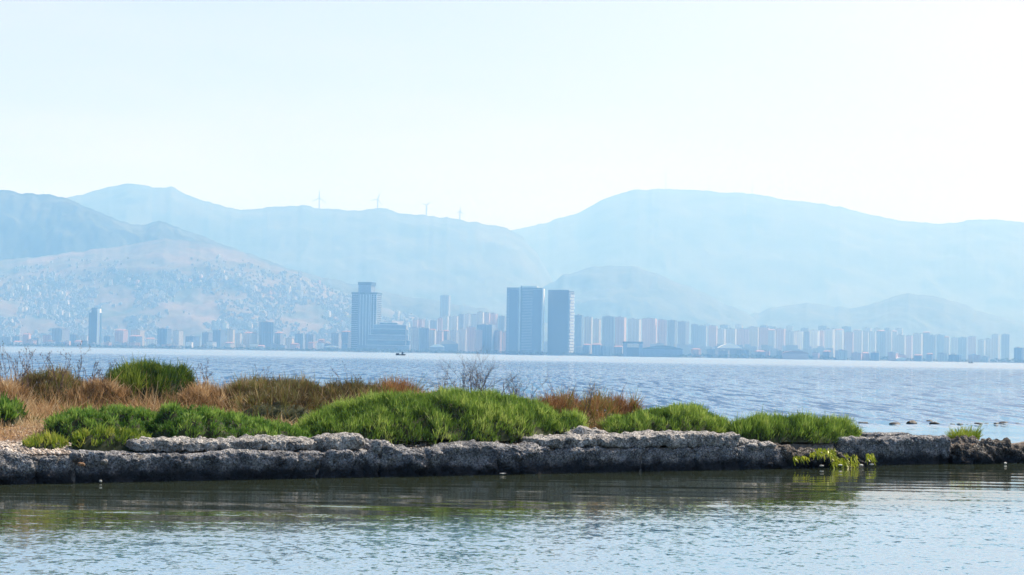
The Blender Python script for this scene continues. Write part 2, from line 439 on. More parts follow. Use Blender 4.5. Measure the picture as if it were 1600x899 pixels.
# ------------------------------------------------------------------ CITY
glassB = (0.05, 0.10, 0.16)
FM = {
 'pale': facade('pale_render', (0.58, 0.55, 0.51), (0.10, 0.13, 0.16)),
 'pink': facade('pink_render', (0.62, 0.43, 0.38), (0.12, 0.12, 0.15), bay=3.4),
 'sand': facade('sand_render', (0.58, 0.49, 0.36), (0.12, 0.12, 0.13), bay=4.6),
 'grey': facade('grey_render', (0.30, 0.32, 0.35), (0.08, 0.10, 0.13), bay=3.8),
 'blue': facade('blue_grey_render', (0.22, 0.28, 0.36), (0.05, 0.08, 0.12), zf=0.6, xf=0.6),
 'white': facade('white_render', (0.80, 0.79, 0.76), (0.20, 0.22, 0.25), xf=0.35),
}
COLNAME = {'pale': 'cream', 'pink': 'pinkish', 'sand': 'sandy', 'grey': 'grey', 'blue': 'bluish', 'white': 'white'}
MAT['roof_red'] = plain('red_tile', (0.26, 0.14, 0.11))
MAT['roof_grey'] = plain('grey_roof', (0.30, 0.30, 0.30))
MAT['roof_white'] = plain('white_roof', (0.85, 0.85, 0.84), 0.4)
MAT['glass_dark'] = plain('dark_glass', (0.030, 0.055, 0.085), 0.25, 0.5)
MAT['glass_blue'] = plain('blue_glass', (0.05, 0.10, 0.16), 0.25, 0.5)
MAT['panel'] = plain('pale_panel', (0.55, 0.58, 0.60), 0.5)
MAT['panel_white_lit'] = plain('white_panel_lit', (0.82, 0.82, 0.80), 0.5)  # white cladding, also painting the sunlit tower faces
MAT['concrete'] = plain('concrete', (0.34, 0.34, 0.34))

ORD = ['first', 'second', 'third', 'fourth', 'fifth', 'sixth', 'seventh', 'eighth', 'ninth', 'tenth', 'eleventh', 'twelfth', 'thirteenth', 'fourteenth', 'fifteenth', 'sixteenth', 'seventeenth', 'eighteenth', 'nineteenth']
def ordn(i):
    if i < 19: return ORD[i]
    tens = {2: 'twenty', 3: 'thirty', 4: 'forty', 5: 'fifty', 6: 'sixty', 7: 'seventy'}
    tth = {2: 'twentieth', 3: 'thirtieth', 4: 'fortieth', 5: 'fiftieth', 6: 'sixtieth', 7: 'seventieth'}
    n = i + 1; t, u = divmod(n, 10)
    return tth[t] if u == 0 else tens[t] + '-' + ORD[u - 1]

def span(x0, x1, ytop, Y):
    """centre x, width and roof height for a front that covers photo columns x0..x1."""
    a = aty(x0, ytop, Y); b_ = aty(x1, ytop, Y)
    return (a.x + b_.x) / 2, b_.x - a.x, (a.z + b_.z) / 2

def block(x0, x1, ytop, Y, mk, rz=None, crown='stair', name='apartment_building'):
    cx, w, zt = span(x0, x1, ytop, Y)
    z0 = land_z(Y - float(shore_y(cx)))
    rz = random.choice([-0.35, -0.25, -0.5, 0.3, -0.6]) if rz is None else rz
    c, s_ = math.cos(abs(rz)), math.sin(abs(rz))
    dep = w * random.uniform(0.55, 0.9)
    wid = w / (c + s_ * dep / w); dep = wid * dep / w
    H = zt - z0
    root = empty(name, (cx, Y, z0), rz)
    b = MB()
    b.box(-wid / 2, wid / 2, -dep / 2, dep / 2, 0, H)
    # projecting stair and balcony bays
    nb = max(1, int(wid / 11))
    for i in range(nb):
        bx = -wid / 2 + (i + 0.5) * wid / nb
        b.box(bx - 1.6, bx + 1.6, -dep / 2 - 1.5, -dep / 2 + 0.3, 0, H - 2.5)
    b.build('wall', FM[mk], root)
    r = MB()
    r.box(-wid / 2 - 0.5, wid / 2 + 0.5, -dep / 2 - 0.5, dep / 2 + 0.5, H, H + 0.9)
    for q in range(random.choice([1, 2, 3])):
        bx, by = random.uniform(-.4, .4) * wid, random.uniform(-.3, .3) * dep; r.box(bx - 1.5, bx + 1.5, by - 1.5, by + 1.5, H + .9, H + random.uniform(2.2, 3.6))
    if crown == 'stair':
        r.box(-wid * 0.22, wid * 0.05, -dep * 0.2, dep * 0.25, H + 0.9, H + 4.0)
    elif crown == 'gable':
        r.poly([(-wid / 2 - .6, -dep / 2 - .6, H + .9), (wid / 2 + .6, -dep / 2 - .6, H + .9), (wid / 2 + .6, dep / 2 + .6, H + .9), (-wid / 2 - .6, dep / 2 + .6, H + .9), (-wid / 3, 0, H + 4.5), (wid / 3, 0, H + 4.5)],
               [(0, 1, 5, 4), (1, 2, 5), (2, 3, 4, 5), (3, 0, 4)])
    r.build('roof', MAT['roof_red'] if crown == 'gable' else MAT['roof_grey'], root)
    return root

# -- named towers ------------------------------------------------------
def tower(name, label, x0, x1, ytop, Y, dep, rz, bodymat, bandmat, nband, band_h=1.3, parts=None, yb=None):
    cx, w, zt = span(x0, x1, ytop, Y)
    z0 = land_z(Y - float(shore_y(cx))) - 0.3
    H = zt - z0
    root = tag(empty(name, (cx, Y, z0), rz), label, 'tower')
    c, s_ = math.cos(abs(rz)), math.sin(abs(rz))
    wid = max((w - dep * s_) / c, 4)
    b = MB(); b.box(-wid / 2, wid / 2, -dep / 2, dep / 2, 0, H); b.build('glass_wall', bodymat, root)
    first = None
    for i in range(nband):
        z = (i + 1) * H / (nband + 1)
        if first is None:
            m_ = MB(); m_.box(-wid / 2 - .5, wid / 2 + .5, -dep / 2 - .5, dep / 2 + .5, 0, band_h)
            first = m_.build('floor_band', bandmat, root); first.location = (0, 0, z)
        else:
            o = first.copy(); COL.objects.link(o); o.parent = root; o.location = (0, 0, z)
    return root, wid, dep, H

# stepped dark tower on the left of the skyline
root, wd, dp, H = tower('glass_tower', 'tall stepped dark blue tower with a raised centre, tallest left of the twin towers', 550.5, 596, 458, 6150, 52, -0.22, MAT['glass_dark'], MAT['panel'], 30, 0.9)
b = MB(); b.box(-wd * 0.24, wd * 0.26, -dp / 2 - 1.2, dp / 2 - 6, 0, H + 33); b.build('core', FM['blue'], root)
b = MB(); b.box(-wd * 0.25 - .8, wd * 0.27 + .8, -dp / 2 - 2, dp / 2 - 5, H + 24, H + 34); b.build('crown', MAT['glass_dark'], root)
b = MB(); b.box(-wd / 2 - 1.2, wd / 2 + 1.2, -dp / 2 - 1.2, dp / 2 + 1.2, H - 4, H + 1); b.build('roof_band', MAT['glass_dark'], root)
for i in range(7):
    b = MB(); x = wd * (0.27 + 0.22 * (i % 3) / 2) if i > 3 else wd * (-0.16 + i * 0.12)
    b.box(x - 1.1, x + 1.1, -dp / 2 - 2.0, -dp / 2 - 0.6, 20, H - 6); b.build('pier', MAT['panel'], root)
# broad terraced office block beside it
root = tag(empty('office_building', (0, 0, 0)), 'broad dark terraced office block right beside the stepped tower', 'building')
cx, w, zt = span(574, 641, 505, 6110); z0 = 2.0; root.location = (cx, 6110, z0); Hh = zt - z0
for i, (a, c, h0, h1) in enumerate(((-.50, .50, 0, .22), (-.46, .50, .24, .40), (-.46, .46, .42, .58), (-.40, .44, .60, .78), (-.34, .42, .80, .93), (-.20, .20, .95, 1.0))):
    b = MB(); b.box(w * a, w * c, -28 + i * 2, 30, Hh * h0, Hh * h1); b.build('storey_block', MAT['glass_blue'] if i % 2 else FM['blue'], root)
    b = MB(); b.box(w * a - 1, w * c + 1, -29 + i * 2, 31, Hh * h1 + .003, Hh * h1 + .018 * Hh); b.build('terrace_slab', MAT['panel'], root)
b = MB(); b.box(w * .40, w * .43, -27, 20, 0, Hh * .92); b.build('corner_fin', MAT['concrete'], root)

# left lone tower, two leaves
root, wd, dp, H = tower('glass_tower', 'slim lone tower at the left, dark leaf beside a sunlit pale leaf', 140, 158.5, 489, 6200, 20, 0.0, MAT['glass_blue'], MAT['glass_dark'], 18, 0.8)
b = MB(); b.box(-wd * .28, wd * .10, -12, 9, 0, H + 16); b.build('tall_leaf', MAT['glass_dark'], root)
b = MB(); b.box(wd * .22, wd * .44, -13, 8, 0, H + 13); b.build('pale_leaf', MAT['panel_white_lit'], root)  # sunlit face, its brightness put into the white colour

# twin towers
root, wd, dp, H = tower('glass_tower', 'broader of the twin glass towers, split by a dark seam down its front', 792, 849, 450, 6080, 30, -0.16, MAT['glass_blue'], MAT['panel'], 42, 0.8)
b = MB(); b.box(-wd * .10, -wd * .06, -dp / 2 - 1.5, -dp / 2 + .5, 0, H + 6); b.build('seam', MAT['glass_dark'], root)
b = MB(); b.box(-wd * .145, -wd * .105, -dp / 2 - 1.2, -dp / 2 + .5, 0, H + 2); b.build('fin', MAT['panel'], root)
b = MB(); b.box(wd * .24, wd * .49, -dp / 2 - 1.3, -dp / 2 + .5, 0, H - 9); b.build('dark_bay', MAT['glass_blue'], root)
b = MB(); b.box(-wd * .42, -wd * .18, -dp / 2 - 1.3, -dp / 2 + .5, 0, H - 8); b.build('dark_bay', MAT['glass_blue'], root)
b = MB(); b.box(-wd * .05, wd * .36, -dp / 2 - .8, dp / 2 + .8, H, H + 5); b.build('roof_screen', MAT['panel'], root)
b = MB(); b.box(wd / 2 + .2, wd / 2 + 5, -dp / 2 + 3, dp / 2, 0, H - 2); b.build('painted_lit_side', MAT['panel_white_lit'], root)  # sun on the right flank, painted as a white slab
root, wd, dp, H = tower('glass_tower', 'narrower of the twin glass towers, smooth dark front and latticed right side', 857, 897, 455, 6100, 40, -0.42, MAT['glass_blue'], MAT['panel'], 40, 0.9)
b = MB(); b.box(-wd / 2 - .2, wd / 2 - 2, -dp / 2 - 1.5, -dp / 2 - 0.1, 3, H + 3); b.build('smooth_front', MAT['glass_dark'], root)
for k in range(4):
    b = MB(); y = -dp / 2 + 5 + k * 9
    for j in range(20): b.box(wd / 2 + .6, wd / 2 + 2.4, y + (4 if j % 2 else 0), y + 4 + (4 if j % 2 else 0), 6 + j * (H - 16) / 20, 6 + (j + .8) * (H - 16) / 20)
    b.build('balcony_stack', MAT['panel_white_lit'], root)
# distant hazy pair of stepped blocks
o = block(688, 704, 462, 8300, 'grey', rz=-0.3); tag(o, 'very faint pale tower far inland between the stepped tower and twin towers', 'tower')

# gate-shaped building and low hall
root = tag(empty('gate_building', (0, 0, 0)), 'low gate-shaped building with a pale portal frame on the far waterfront', 'building')
cx, w, zt = span(974, 1004, 534, 6040); root.location = (cx, 6045, 1.8); Hh = zt - 1.8
b = MB(); b.box(-w / 2, -w * .32, -10, 10, 0, Hh * .86); b.build('pier', FM['blue'], root)
b = MB(); b.box(w * .32, w / 2, -10, 10, 0, Hh * .86); b.build('pier', FM['blue'], root)
b = MB(); b.box(-w / 2 - 2, w / 2 + 2, -11, 11, Hh * .865, Hh); b.build('lintel', MAT['glass_dark'], root)
b = MB(); b.box(-w * .31, w * .31, -5, 9, 0, Hh * .6); b.build('infill', MAT['glass_blue'], root)
def hall(x0, x1, ytop, Y, wm, rm, label, hgt=None):
    cx, w, zt = span(x0, x1, ytop, Y); z0 = land_z(Y - float(shore_y(cx))); H = (zt - z0)
    root = tag(empty('hall', (cx, Y, z0)), label, 'building')
    n = 5
    b = MB(); b.box(-w / 2, w / 2, -15, 15, 0, H * .7); b.build('wall', wm, root)
    vs = []; k = 9
    for i in range(k):
        a = i / (k - 1); z = H * (.7 + .3 * math.sin(math.pi * a)); 
        vs += [(-w / 2 - 1 + (w + 2) * a, -17, z), (-w / 2 - 1 + (w + 2) * a, 17, z), (-w / 2 - 1 + (w + 2) * a, -17, H * .66), (-w / 2 - 1 + (w + 2) * a, 17, H * .66)]
    fs = []
    for i in range(k - 1):
        p, q = 4 * i, 4 * i + 4
        fs += [(p, q, q + 1, p + 1), (p + 2, p + 3, q + 3, q + 2), (p, p + 2, q + 2, q), (p + 1, q + 1, q + 3, p + 3)]
    fs += [(0, 1, 3, 2), (4 * k - 4, 4 * k - 2, 4 * k - 1, 4 * k - 3)]
    mesh('roof', vs, fs, rm, root)
    return root
hall(1004, 1066, 540, 6050, FM['blue'], MAT['glass_dark'], 'long low dark hall just right of the gate-shaped building')
hall(1122, 1158, 537, 6120, FM['grey'], MAT['roof_white'], 'long low building with a bright sunlit roof right of the gate building')
hall(672, 694, 538, 6040, FM['grey'], MAT['roof_white'], 'small waterfront shed with a bright white roof left of the twin towers')
hall(507, 528, 540, 6030, FM['grey'], MAT['roof_white'], 'small white roofed shed on the shore left of the stepped tower')
hall(1222, 1262, 548, 6040, FM['pink'], MAT['roof_red'], 'low reddish roofed hall on the shore below the right tower rows')
hall(1400, 1413, 559, 6035, FM['white'], MAT['roof_white'], 'tiny white shed at the foot of the right tower rows')
hall(686, 716, 531, 6075, FM['blue'], MAT['roof_grey'], 'dark vaulted hall behind the white roofed waterfront shed')

# -- skyline blocks: photo column range, roof row, distance, colour --------------
SK = []
def row(x0, x1, ytops, wmin, wmax, Y0, Y1, cols, gap=1.5, jit=3.0, ph=''):
    x = x0
    while x < x1:
        w = random.uniform(wmin, wmax)
        yt = interp(ytops, x + w / 2) + random.uniform(-jit, jit)
        SK.append((x, x + w, yt, random.uniform(Y0, Y1), random.choice(cols), ph))
        x += w + random.uniform(-3, gap)
LEFTSK = [(82, 108, 514, 'grey'), (110, 124, 523, 'blue'), (126, 139, 525, 'pale'), (20, 34, 526, 'blue'), (36, 48, 523, 'pink'), (50, 64, 528, 'blue'), (66, 80, 524, 'pink'), (0, 16, 527, 'grey'),
          (162, 178, 526, 'blue'), (180, 200, 517, 'pink'), (205, 226, 516, 'sand'), (202, 222, 526, 'blue'), (228, 243, 530, 'white'), (246, 268, 514, 'blue'), (270, 286, 517, 'pale'), (290, 312, 526, 'blue'),
          (316, 332, 520, 'grey'), (333, 352, 516, 'blue'), (355, 367, 515, 'sand'), (369, 378, 521, 'pale'), (380, 402, 521, 'pale'), (404, 428, 504, 'blue'), (408, 427, 520, 'blue'), (429, 443, 521, 'grey'), (446, 459, 529, 'sand'),
          (461, 476, 522, 'blue'), (477, 493, 523, 'grey'), (497, 508, 532, 'pink'), (518, 533, 521, 'grey'), (534, 549, 519, 'blue')]
for a, c, y, k in LEFTSK: SK.append((a, c, y, random.uniform(6060, 6300), k, 'of the skyline left of the stepped tower'))
row(641, 790, [(641, 512), (680, 516), (740, 514), (790, 520)], 9, 17, 6100, 6500, ['grey', 'blue', 'pale', 'pink'], ph='of the front row between stepped and twin towers')
row(645, 788, [(645, 503), (700, 496), (760, 490), (790, 494)], 8, 14, 7000, 7500, ['pale', 'pink', 'pale', 'grey'], ph='in the rear row between stepped and twin towers')
B0 = [(745, 774, 508, 6150, 'blue')]
B1 = [(898, 912, 493, 6700, 'blue'), (913, 926, 496, 6900, 'sand'), (927, 939, 499, 7100, 'sand'), (941, 960, 495, 6800, 'grey'), (961, 979, 496, 6900, 'pink'),
       (981, 1002, 499, 7200, 'pale'), (1003, 1027, 498, 7300, 'pink'), (1028, 1042, 500, 7300, 'pink'), (1043, 1058, 501, 7200, 'grey'), (1059, 1077, 503, 7400, 'grey')]
SK += [q + ('standing before the row left of the twin towers',) for q in B0] + [q + ('of the tall group beside the twin towers',) for q in B1]
row(1080, 1200, [(1080, 510), (1120, 511), (1200, 515)], 11, 20, 7600, 8200, ['pale', 'pink', 'grey', 'sand'], ph='behind the bright roofed building')
row(1200, 1345, [(1200, 516), (1345, 517)], 9, 18, 7500, 8100, ['pale', 'pink', 'pale', 'grey', 'white'], ph='of the dense tower row under the low right hills')
row(1345, 1450, [(1345, 518), (1450, 523)], 8, 16, 7700, 8400, ['pale', 'pink', 'pale', 'grey'], ph='of the tower row under the highest low hill')
row(1452, 1542, [(1452, 524), (1542, 530)], 9, 16, 7900, 8500, ['grey', 'pale', 'pink', 'pale'], ph='of the lower row near the right picture edge')
SK += [q + ('of the last group at the right picture edge',) for q in [(1549, 1563, 523, 8000, 'pale'), (1564, 1579, 523, 8100, 'grey'), (1584, 1600, 544, 6150, 'blue'), (1603, 1625, 542, 6180, 'grey'), (1630, 1650, 536, 6200, 'pale')]]
row(1100, 1400, [(1100, 509), (1400, 515)], 10, 16, 8700, 9000, ['pale', 'grey'], gap=14, ph='of the faint rear row over the right towers')
row(1080, 1540, [(1080, 545), (1540, 556)], 9, 22, 6045, 6080, ['blue', 'grey', 'pale', 'pink'], gap=12, ph='of the waterfront row below the right towers')
row(898, 972, [(898, 540), (972, 541)], 12, 22, 6045, 6080, ['blue', 'grey'], gap=8, ph='of the waterfront row left of the gate building')
row(20, 545, [(20, 534), (545, 540)], 8, 18, 6035, 6060, ['blue', 'grey', 'pale', 'pink', 'white'], gap=14, ph='of the low shore row left of the stepped tower')
SK.sort(key=lambda q: q[0] + q[1])
seen = {}
for a, c, y, Y, k, ph in SK:
    o = block(a, c, y, Y, k, crown=random.choice(['stair', 'stair', 'gable']) if y > 515 else 'stair')
    i = seen.get(ph, 0); seen[ph] = i + 1
    size = 'slim' if c - a < 11 else ('broad' if c - a > 16 else 'mid-width')
    tag(o, '%s %s block, %s from left %s' % (size, COLNAME[k], ordn(i), ph), 'apartment block', 'apartment blocks along the far waterfront')

# -- houses on the left hillside --------------------------------------------------
cnt = 0; NH = 175
HG = 'small pale buildings scattered over the left hillside'
protos = []
for k in range(7):
    m_ = MB(); w = 10 + 1.6 * k; h = (9, 12, 18, 24, 8, 11, 27)[k]
    m_.box(-w / 2, w / 2, -8, 8, -8, h); m_.box(-w / 4, w / 8, -4, 4, h, h + 3)
    m_.box(-w / 2 - .6, w / 2 + .6, -8.6, 8.6, h - .9, h - .1)
    protos.append((m_, ['pale', 'pink', 'pale', 'pale', 'sand', 'grey', 'pale'][k]))
pm = []
for a in range(4000):
    if cnt >= NH: break
    x = random.uniform(-30, 640); y = random.triangular(398, 528, 500)
    if fbm(np.array([x / 60.0]), np.array([y / 22.0]), oct=2, seed=3)[0] < random.uniform(-0.5, 0.35): continue
    d = ray(x, y).normalized()
    hit = bvhB.ray_cast(Vector((0, 0, CAMZ)), d)
    if hit[0] is None: continue
    k = random.choice([0, 0, 1, 2, 3, 4, 4, 5, 5, 0, 6])
    if len(pm) <= k or not any(q[0] == k for q in pm):
        o = protos[k][0].build('hillside_building', FM[protos[k][1]]); pm.append((k, o))
    else:
        o = [q for q in pm if q[0] == k][0][1].copy(); COL.objects.link(o)
    o.location = hit[0]; o.rotation_euler = (0, 0, random.uniform(-0.7, 0.4))
    where = 'above and left of the lone tower' if x < 158 else ('between the lone tower and the stepped tower' if x < 550 else 'right behind the stepped tower')
    tag(o, '%s building on the hillside %s' % (['small cream', 'small pinkish', 'mid-height cream', 'tall cream', 'low sandy', 'low broad grey', 'tallest cream'][k], where), 'building', HG)
    cnt += 1
# the rest of the hillside town reads as one mass
V = []; Fc = []; cnt2 = 0
mb = MB()
for a in range(30000):
    if cnt2 >= 5200: break
    x = random.uniform(-80, 700); y = random.triangular(400, 540, 525)
    if fbm(np.array([x / 60.0]), np.array([y / 22.0]), oct=2, seed=3)[0] < random.uniform(-0.6, 0.25): continue
    hit = bvhB.ray_cast(Vector((0, 0, CAMZ)), ray(x, y).normalized())
    if hit[0] is None: continue
    p = hit[0]; w = random.uniform(3, 6.5); h = random.uniform(3, 9)
    mb.box(p.x - w, p.x + w, p.y - 5, p.y + 5, p.z - 5, p.z + h); cnt2 += 1
tag(mb.build('hillside_town', FM['grey']), kind='stuff')
# inland town between the twin towers and the mountains, one mass seen through haze
mb = MB()
for a in range(700):
    x = random.uniform(560, 1300); Y = random.uniform(7000, 8800); X = (x - 800) / F * Y
    w = random.uniform(8, 16); h = random.uniform(12, 55)
    mb.box(X - w, X + w, Y - 8, Y + 8, 1, h)
tag(mb.build('inland_town', FM['grey']), kind='stuff')

# -- tree belt on the far shore: one mass ------------------------------------------
MAT['far_leaf'] = leafmat('shore_trees', [(0, (0.020, 0.045, 0.022)), (1, (0.07, 0.11, 0.05))], 0.15)
n = 26000
X = rng.uniform(-2600, 2600, n)
hb_ = 5 + 6 * (0.5 + 0.5 * fbm(X / 45.0, 0.3, oct=3, seed=31)) + 3 * (fbm(X / 9.0, 2.3, oct=2, seed=37))
Yb = shore_y(X) + rng.uniform(6, 26, n)
Zb = 1.5 + rng.uniform(0, 1, n) ** 0.8 * np.clip(hb_, 2, 14)
C = np.stack([X, Yb, Zb], -1)
tri = rng.normal(0, 1, (n, 3, 3)) * 1.7
V = (C[:, None, :] + tri).reshape(-1, 3)
tag(mesh('shore_tree_belt', V, np.arange(n * 3).reshape(-1, 3), MAT['far_leaf'], attr=np.repeat(rng.uniform(0, 1, n), 3)), kind='stuff')

# -- wind turbines and masts on the ridges -------------------------------------------
MAT['turbine'] = plain('turbine_grey', (0.30, 0.31, 0.33), 0.4)
def turbine(x, yb, yh, Y, bl, rot, label):
    p = aty(x, yb, Y); q = aty(x, yh, Y)
    root = tag(empty('wind_turbine', (p.x, Y, p.z - 12)), label, 'wind turbine', 'wind turbines on the left mountain ridge')
    h = q.z - p.z + 12
    m_ = MB(); m_.tube((0, 0, 0), (0, 0, h), 4.2, 3.2, 8); m_.build('mast', MAT['turbine'], root)
    m_ = MB(); m_.box(-2.4, 2.4, -7, 7, h - 1.5, h + 3.5); m_.build('nacelle', MAT['turbine'], root)
    m_ = MB(); m_.tube((0, -7, h + 1), (0, -9, h + 1), 2.4, 1.2, 8); m_.build('hub', MAT['turbine'], root)
    for k in range(3):
        a = rot + k * 2 * math.pi / 3
        m_ = MB(); ex, ez = math.sin(a), math.cos(a)
        m_.tube((0, -8, h + 1), (ex * bl * .25, -8, h + 1 + ez * bl * .25), 2.4, 3.4, 5)
        m_.tube((ex * bl * .25, -8, h + 1 + ez * bl * .25), (ex * bl, -8, h + 1 + ez * bl), 3.4, 1.2, 5)
        m_.build('blade', MAT['turbine'], root)
turbine(498.5, 330, 310, 14480, 62, 0.05, 'wind turbine furthest left on the mountain ridge')
turbine(590, 329, 312, 14480, 58, 0.35, 'second wind turbine from the left, above the stepped tower')
turbine(666, 340, 321, 14480, 42, 0.9, 'third wind turbine from the left on the ridge')
turbine(718.5, 347, 331, 14480, 36, 0.1, 'wind turbine nearest the saddle between the mountains')
def mast(x, yb, yt, Y, label):
    p = aty(x, yb, Y); q = aty(x, yt, Y); h = q.z - p.z + 10
    root = tag(empty('radio_mast', (p.x, Y, p.z - 10)), label, 'mast', 'radio masts on the right mountain')
    m_ = MB()
    for a in range(3):
        t = a * 2.094; m_.tube((5 * math.cos(t), 5 * math.sin(t), 0), (1.2 * math.cos(t), 1.2 * math.sin(t), h), 1.1, 0.8, 4)
    m_.build('lattice', MAT['turbine'], root)
    for k in range(1, 5):
        z = h * k / 5; r = 5 - 3.8 * k / 5; m_ = MB()
        m_.box(-r - 1, r + 1, -r - 1, r + 1, z, z + 1.5); m_.build('platform', MAT['turbine'], root)
mast(1040, 297, 268, 17980, 'tallest faint radio mast on the summit of the right mountain')
mast(1175, 307, 290, 17980, 'faint radio mast right of the summit on the right mountain')
mast(1108, 302, 292, 17980, 'shortest faint mast between the two taller ones')

# -- boats ---------------------------------------------------------------------------
MAT['boat'] = plain('dark_boat_paint', (0.035, 0.05, 0.06), 0.5)
MAT['boat_cab'] = plain('boat_cabin_paint', (0.10, 0.13, 0.15), 0.5)
def boat(x, y, length, label, rz):
    p = atz(x, y, 0)
    root = tag(empty('boat', (p.x, p.y, 0), rz), label, 'boat')
    vs = []; n = 9
    for i in range(n):
        a = i / (n - 1); xx = (a - .5) * length; w = length * .15 * (1 - max(0, (a - .55) / .45) ** 2 * .97); sh = .55 + .35 * a * a
        vs += [(xx, -w, sh), (xx, -w * .7, .05), (xx, 0, -.25), (xx, w * .7, .05), (xx, w, sh)]
    fs = []
    for i in range(n - 1):
        for j in range(4): fs.append((5 * i + j, 5 * i + j + 1, 5 * i + j + 6, 5 * i + j + 5))
        fs.append((5 * i + 4, 5 * i, 5 * i + 5, 5 * i + 9))
    fs += [(4, 3, 2, 1, 0)]
    mesh('hull', vs, fs, MAT['boat'], root)
    m_ = MB(); L_ = length
    m_.box(L_ * .08, L_ * .28, -.5, .5, .6, 1.5); m_.box(L_ * .11, L_ * .24, -.42, .42, 1.503, 2.2); m_.build('cabin', MAT['boat_cab'], root)
    m_ = MB(); m_.box(-L_ * .46, -L_ * .16, -.6, .6, .5, 1.35); m_.build('net_pile', MAT['boat'], root)
    m_ = MB(); m_.tube((L_ * .17, 0, 2.2), (L_ * .17, 0, 2.9), .05, .04); m_.build('mast', MAT['boat_cab'], root)
boat(626, 555.5, 6.3, 'small dark fishing boat out on the bay below the stepped tower', 0.1)
boat(1517, 567.8, 6.5, 'tiny faint boat near the far shore at the right', 0.0)

# ------------------------------------------------------------------ ISLET
sx = lambda x: col_s(x, 0.0)
def G(s, t):
    """islet ground height at wall coordinates (array ok)."""
    s = np.asarray(s, float); t = np.asarray(t, float)
    crest = np.interp(s, [-16, -6, -1, 2.6, 4.8, 6.6, 8, 20], [1.02, 1.0, .96, .80, .60, .45, .40, .38])
    W_ = np.interp(s, [-16, -3, 0, 3, 5, 6.6, 7.5, 20], [15, 13, 10, 6.0, 3.2, 1.9, 0.8, 0.8])
    u = np.clip(t / W_, 0, 1.4)
    base = 0.41
    rise = np.interp(u, [0, .05, .3, .55, .8, 1.0, 1.15, 1.4], [0, .02, .55, 1.0, .92, .2, -.5, -1.2])
    n = fbm(s / 1.3, t / 1.3, oct=4, seed=11) * 0.05 * np.clip(t, 0, 1)
    return base + (crest - base) * rise + np.where(rise < 0, rise * 0.25, 0) + n
ss = np.linspace(-18, 15, 420); tt = np.linspace(0.12, 19, 240)
S_, T_ = np.meshgrid(ss, tt)
Zg = G(S_, T_) - 0.02 + fbm(S_ / .16, T_ / .16, oct=3, seed=14) * 0.012
Xg = WO[0] + WD[0] * S_ + WN[0] * T_; Yg = WO[1] + WD[1] * S_ + WN[1] * T_
front = np.interp(S_, [-18, sx(1232), sx(1240), sx(1336), sx(1344), sx(1515), sx(1525), 16], [0, 0, .45, .45, .95, .95, .7, .7])
Zg = np.where(T_ < front, -0.6, Zg)
Vg = np.stack([Xg, Yg, Zg], -1)
skirt = Vg[0].copy(); skirt[:, 2] = -0.6
Vg = np.concatenate([skirt[None], Vg], 0)
shelly = np.clip(1.25 - (T_ - .2) / 1.3 + .5 * fbm(S_ / .6, T_ / .6, oct=3, seed=19), 0, 1); shelly = np.concatenate([shelly[:1], shelly], 0).ravel()
m, nt, b = newmat('sand_and_shell')
g_ = N(nt, 'ShaderNodeNewGeometry')
n1 = N(nt, 'ShaderNodeTexNoise', i_Scale=0.9, i_Detail=6.0, i_Roughness=0.6); n2 = N(nt, 'ShaderNodeTexNoise', i_Scale=22.0, i_Detail=5.0, i_Roughness=0.75)
for q in (n1, n2): nt.links.new(g_.outputs['Position'], q.inputs['Vector'])
ra = ramp(nt, n1.outputs['Fac'], [(0.35, (0.20, 0.13, 0.085)), (0.65, (0.42, 0.29, 0.20))])
rb = ramp(nt, n2.outputs['Fac'], [(0.38, (0.35, 0.33, 0.33)), (0.62, (1.25, 1.2, 1.15))])
at_ = N(nt, 'ShaderNodeAttribute', attribute_name='tint')
mg = N(nt, 'ShaderNodeMix', data_type='RGBA'); nt.links.new(at_.outputs['Fac'], mg.inputs[0]); nt.links.new(ra.outputs[0], mg.inputs[6]); mg.inputs[7].default_value = (0.27, 0.255, 0.245, 1)
mu = N(nt, 'ShaderNodeMix', data_type='RGBA', blend_type='MULTIPLY'); mu.inputs[0].default_value = 1.0
nt.links.new(mg.outputs[2], mu.inputs[6]); nt.links.new(rb.outputs[0], mu.inputs[7]); nt.links.new(mu.outputs[2], b.inputs['Base Color'])
b.inputs['Roughness'].default_value = .95
bp = N(nt, 'ShaderNodeBump', i_Strength=1.0, i_Distance=0.05); nt.links.new(n2.outputs['Fac'], bp.inputs['Height']); nt.links.new(bp.outputs[0], b.inputs['Normal'])
MAT['sand'] = m
tag(mesh('ground', Vg.reshape(-1, 3), grid_faces(Vg.shape[0], Vg.shape[1]), MAT['sand'], smooth=True, attr=shelly), kind='structure')

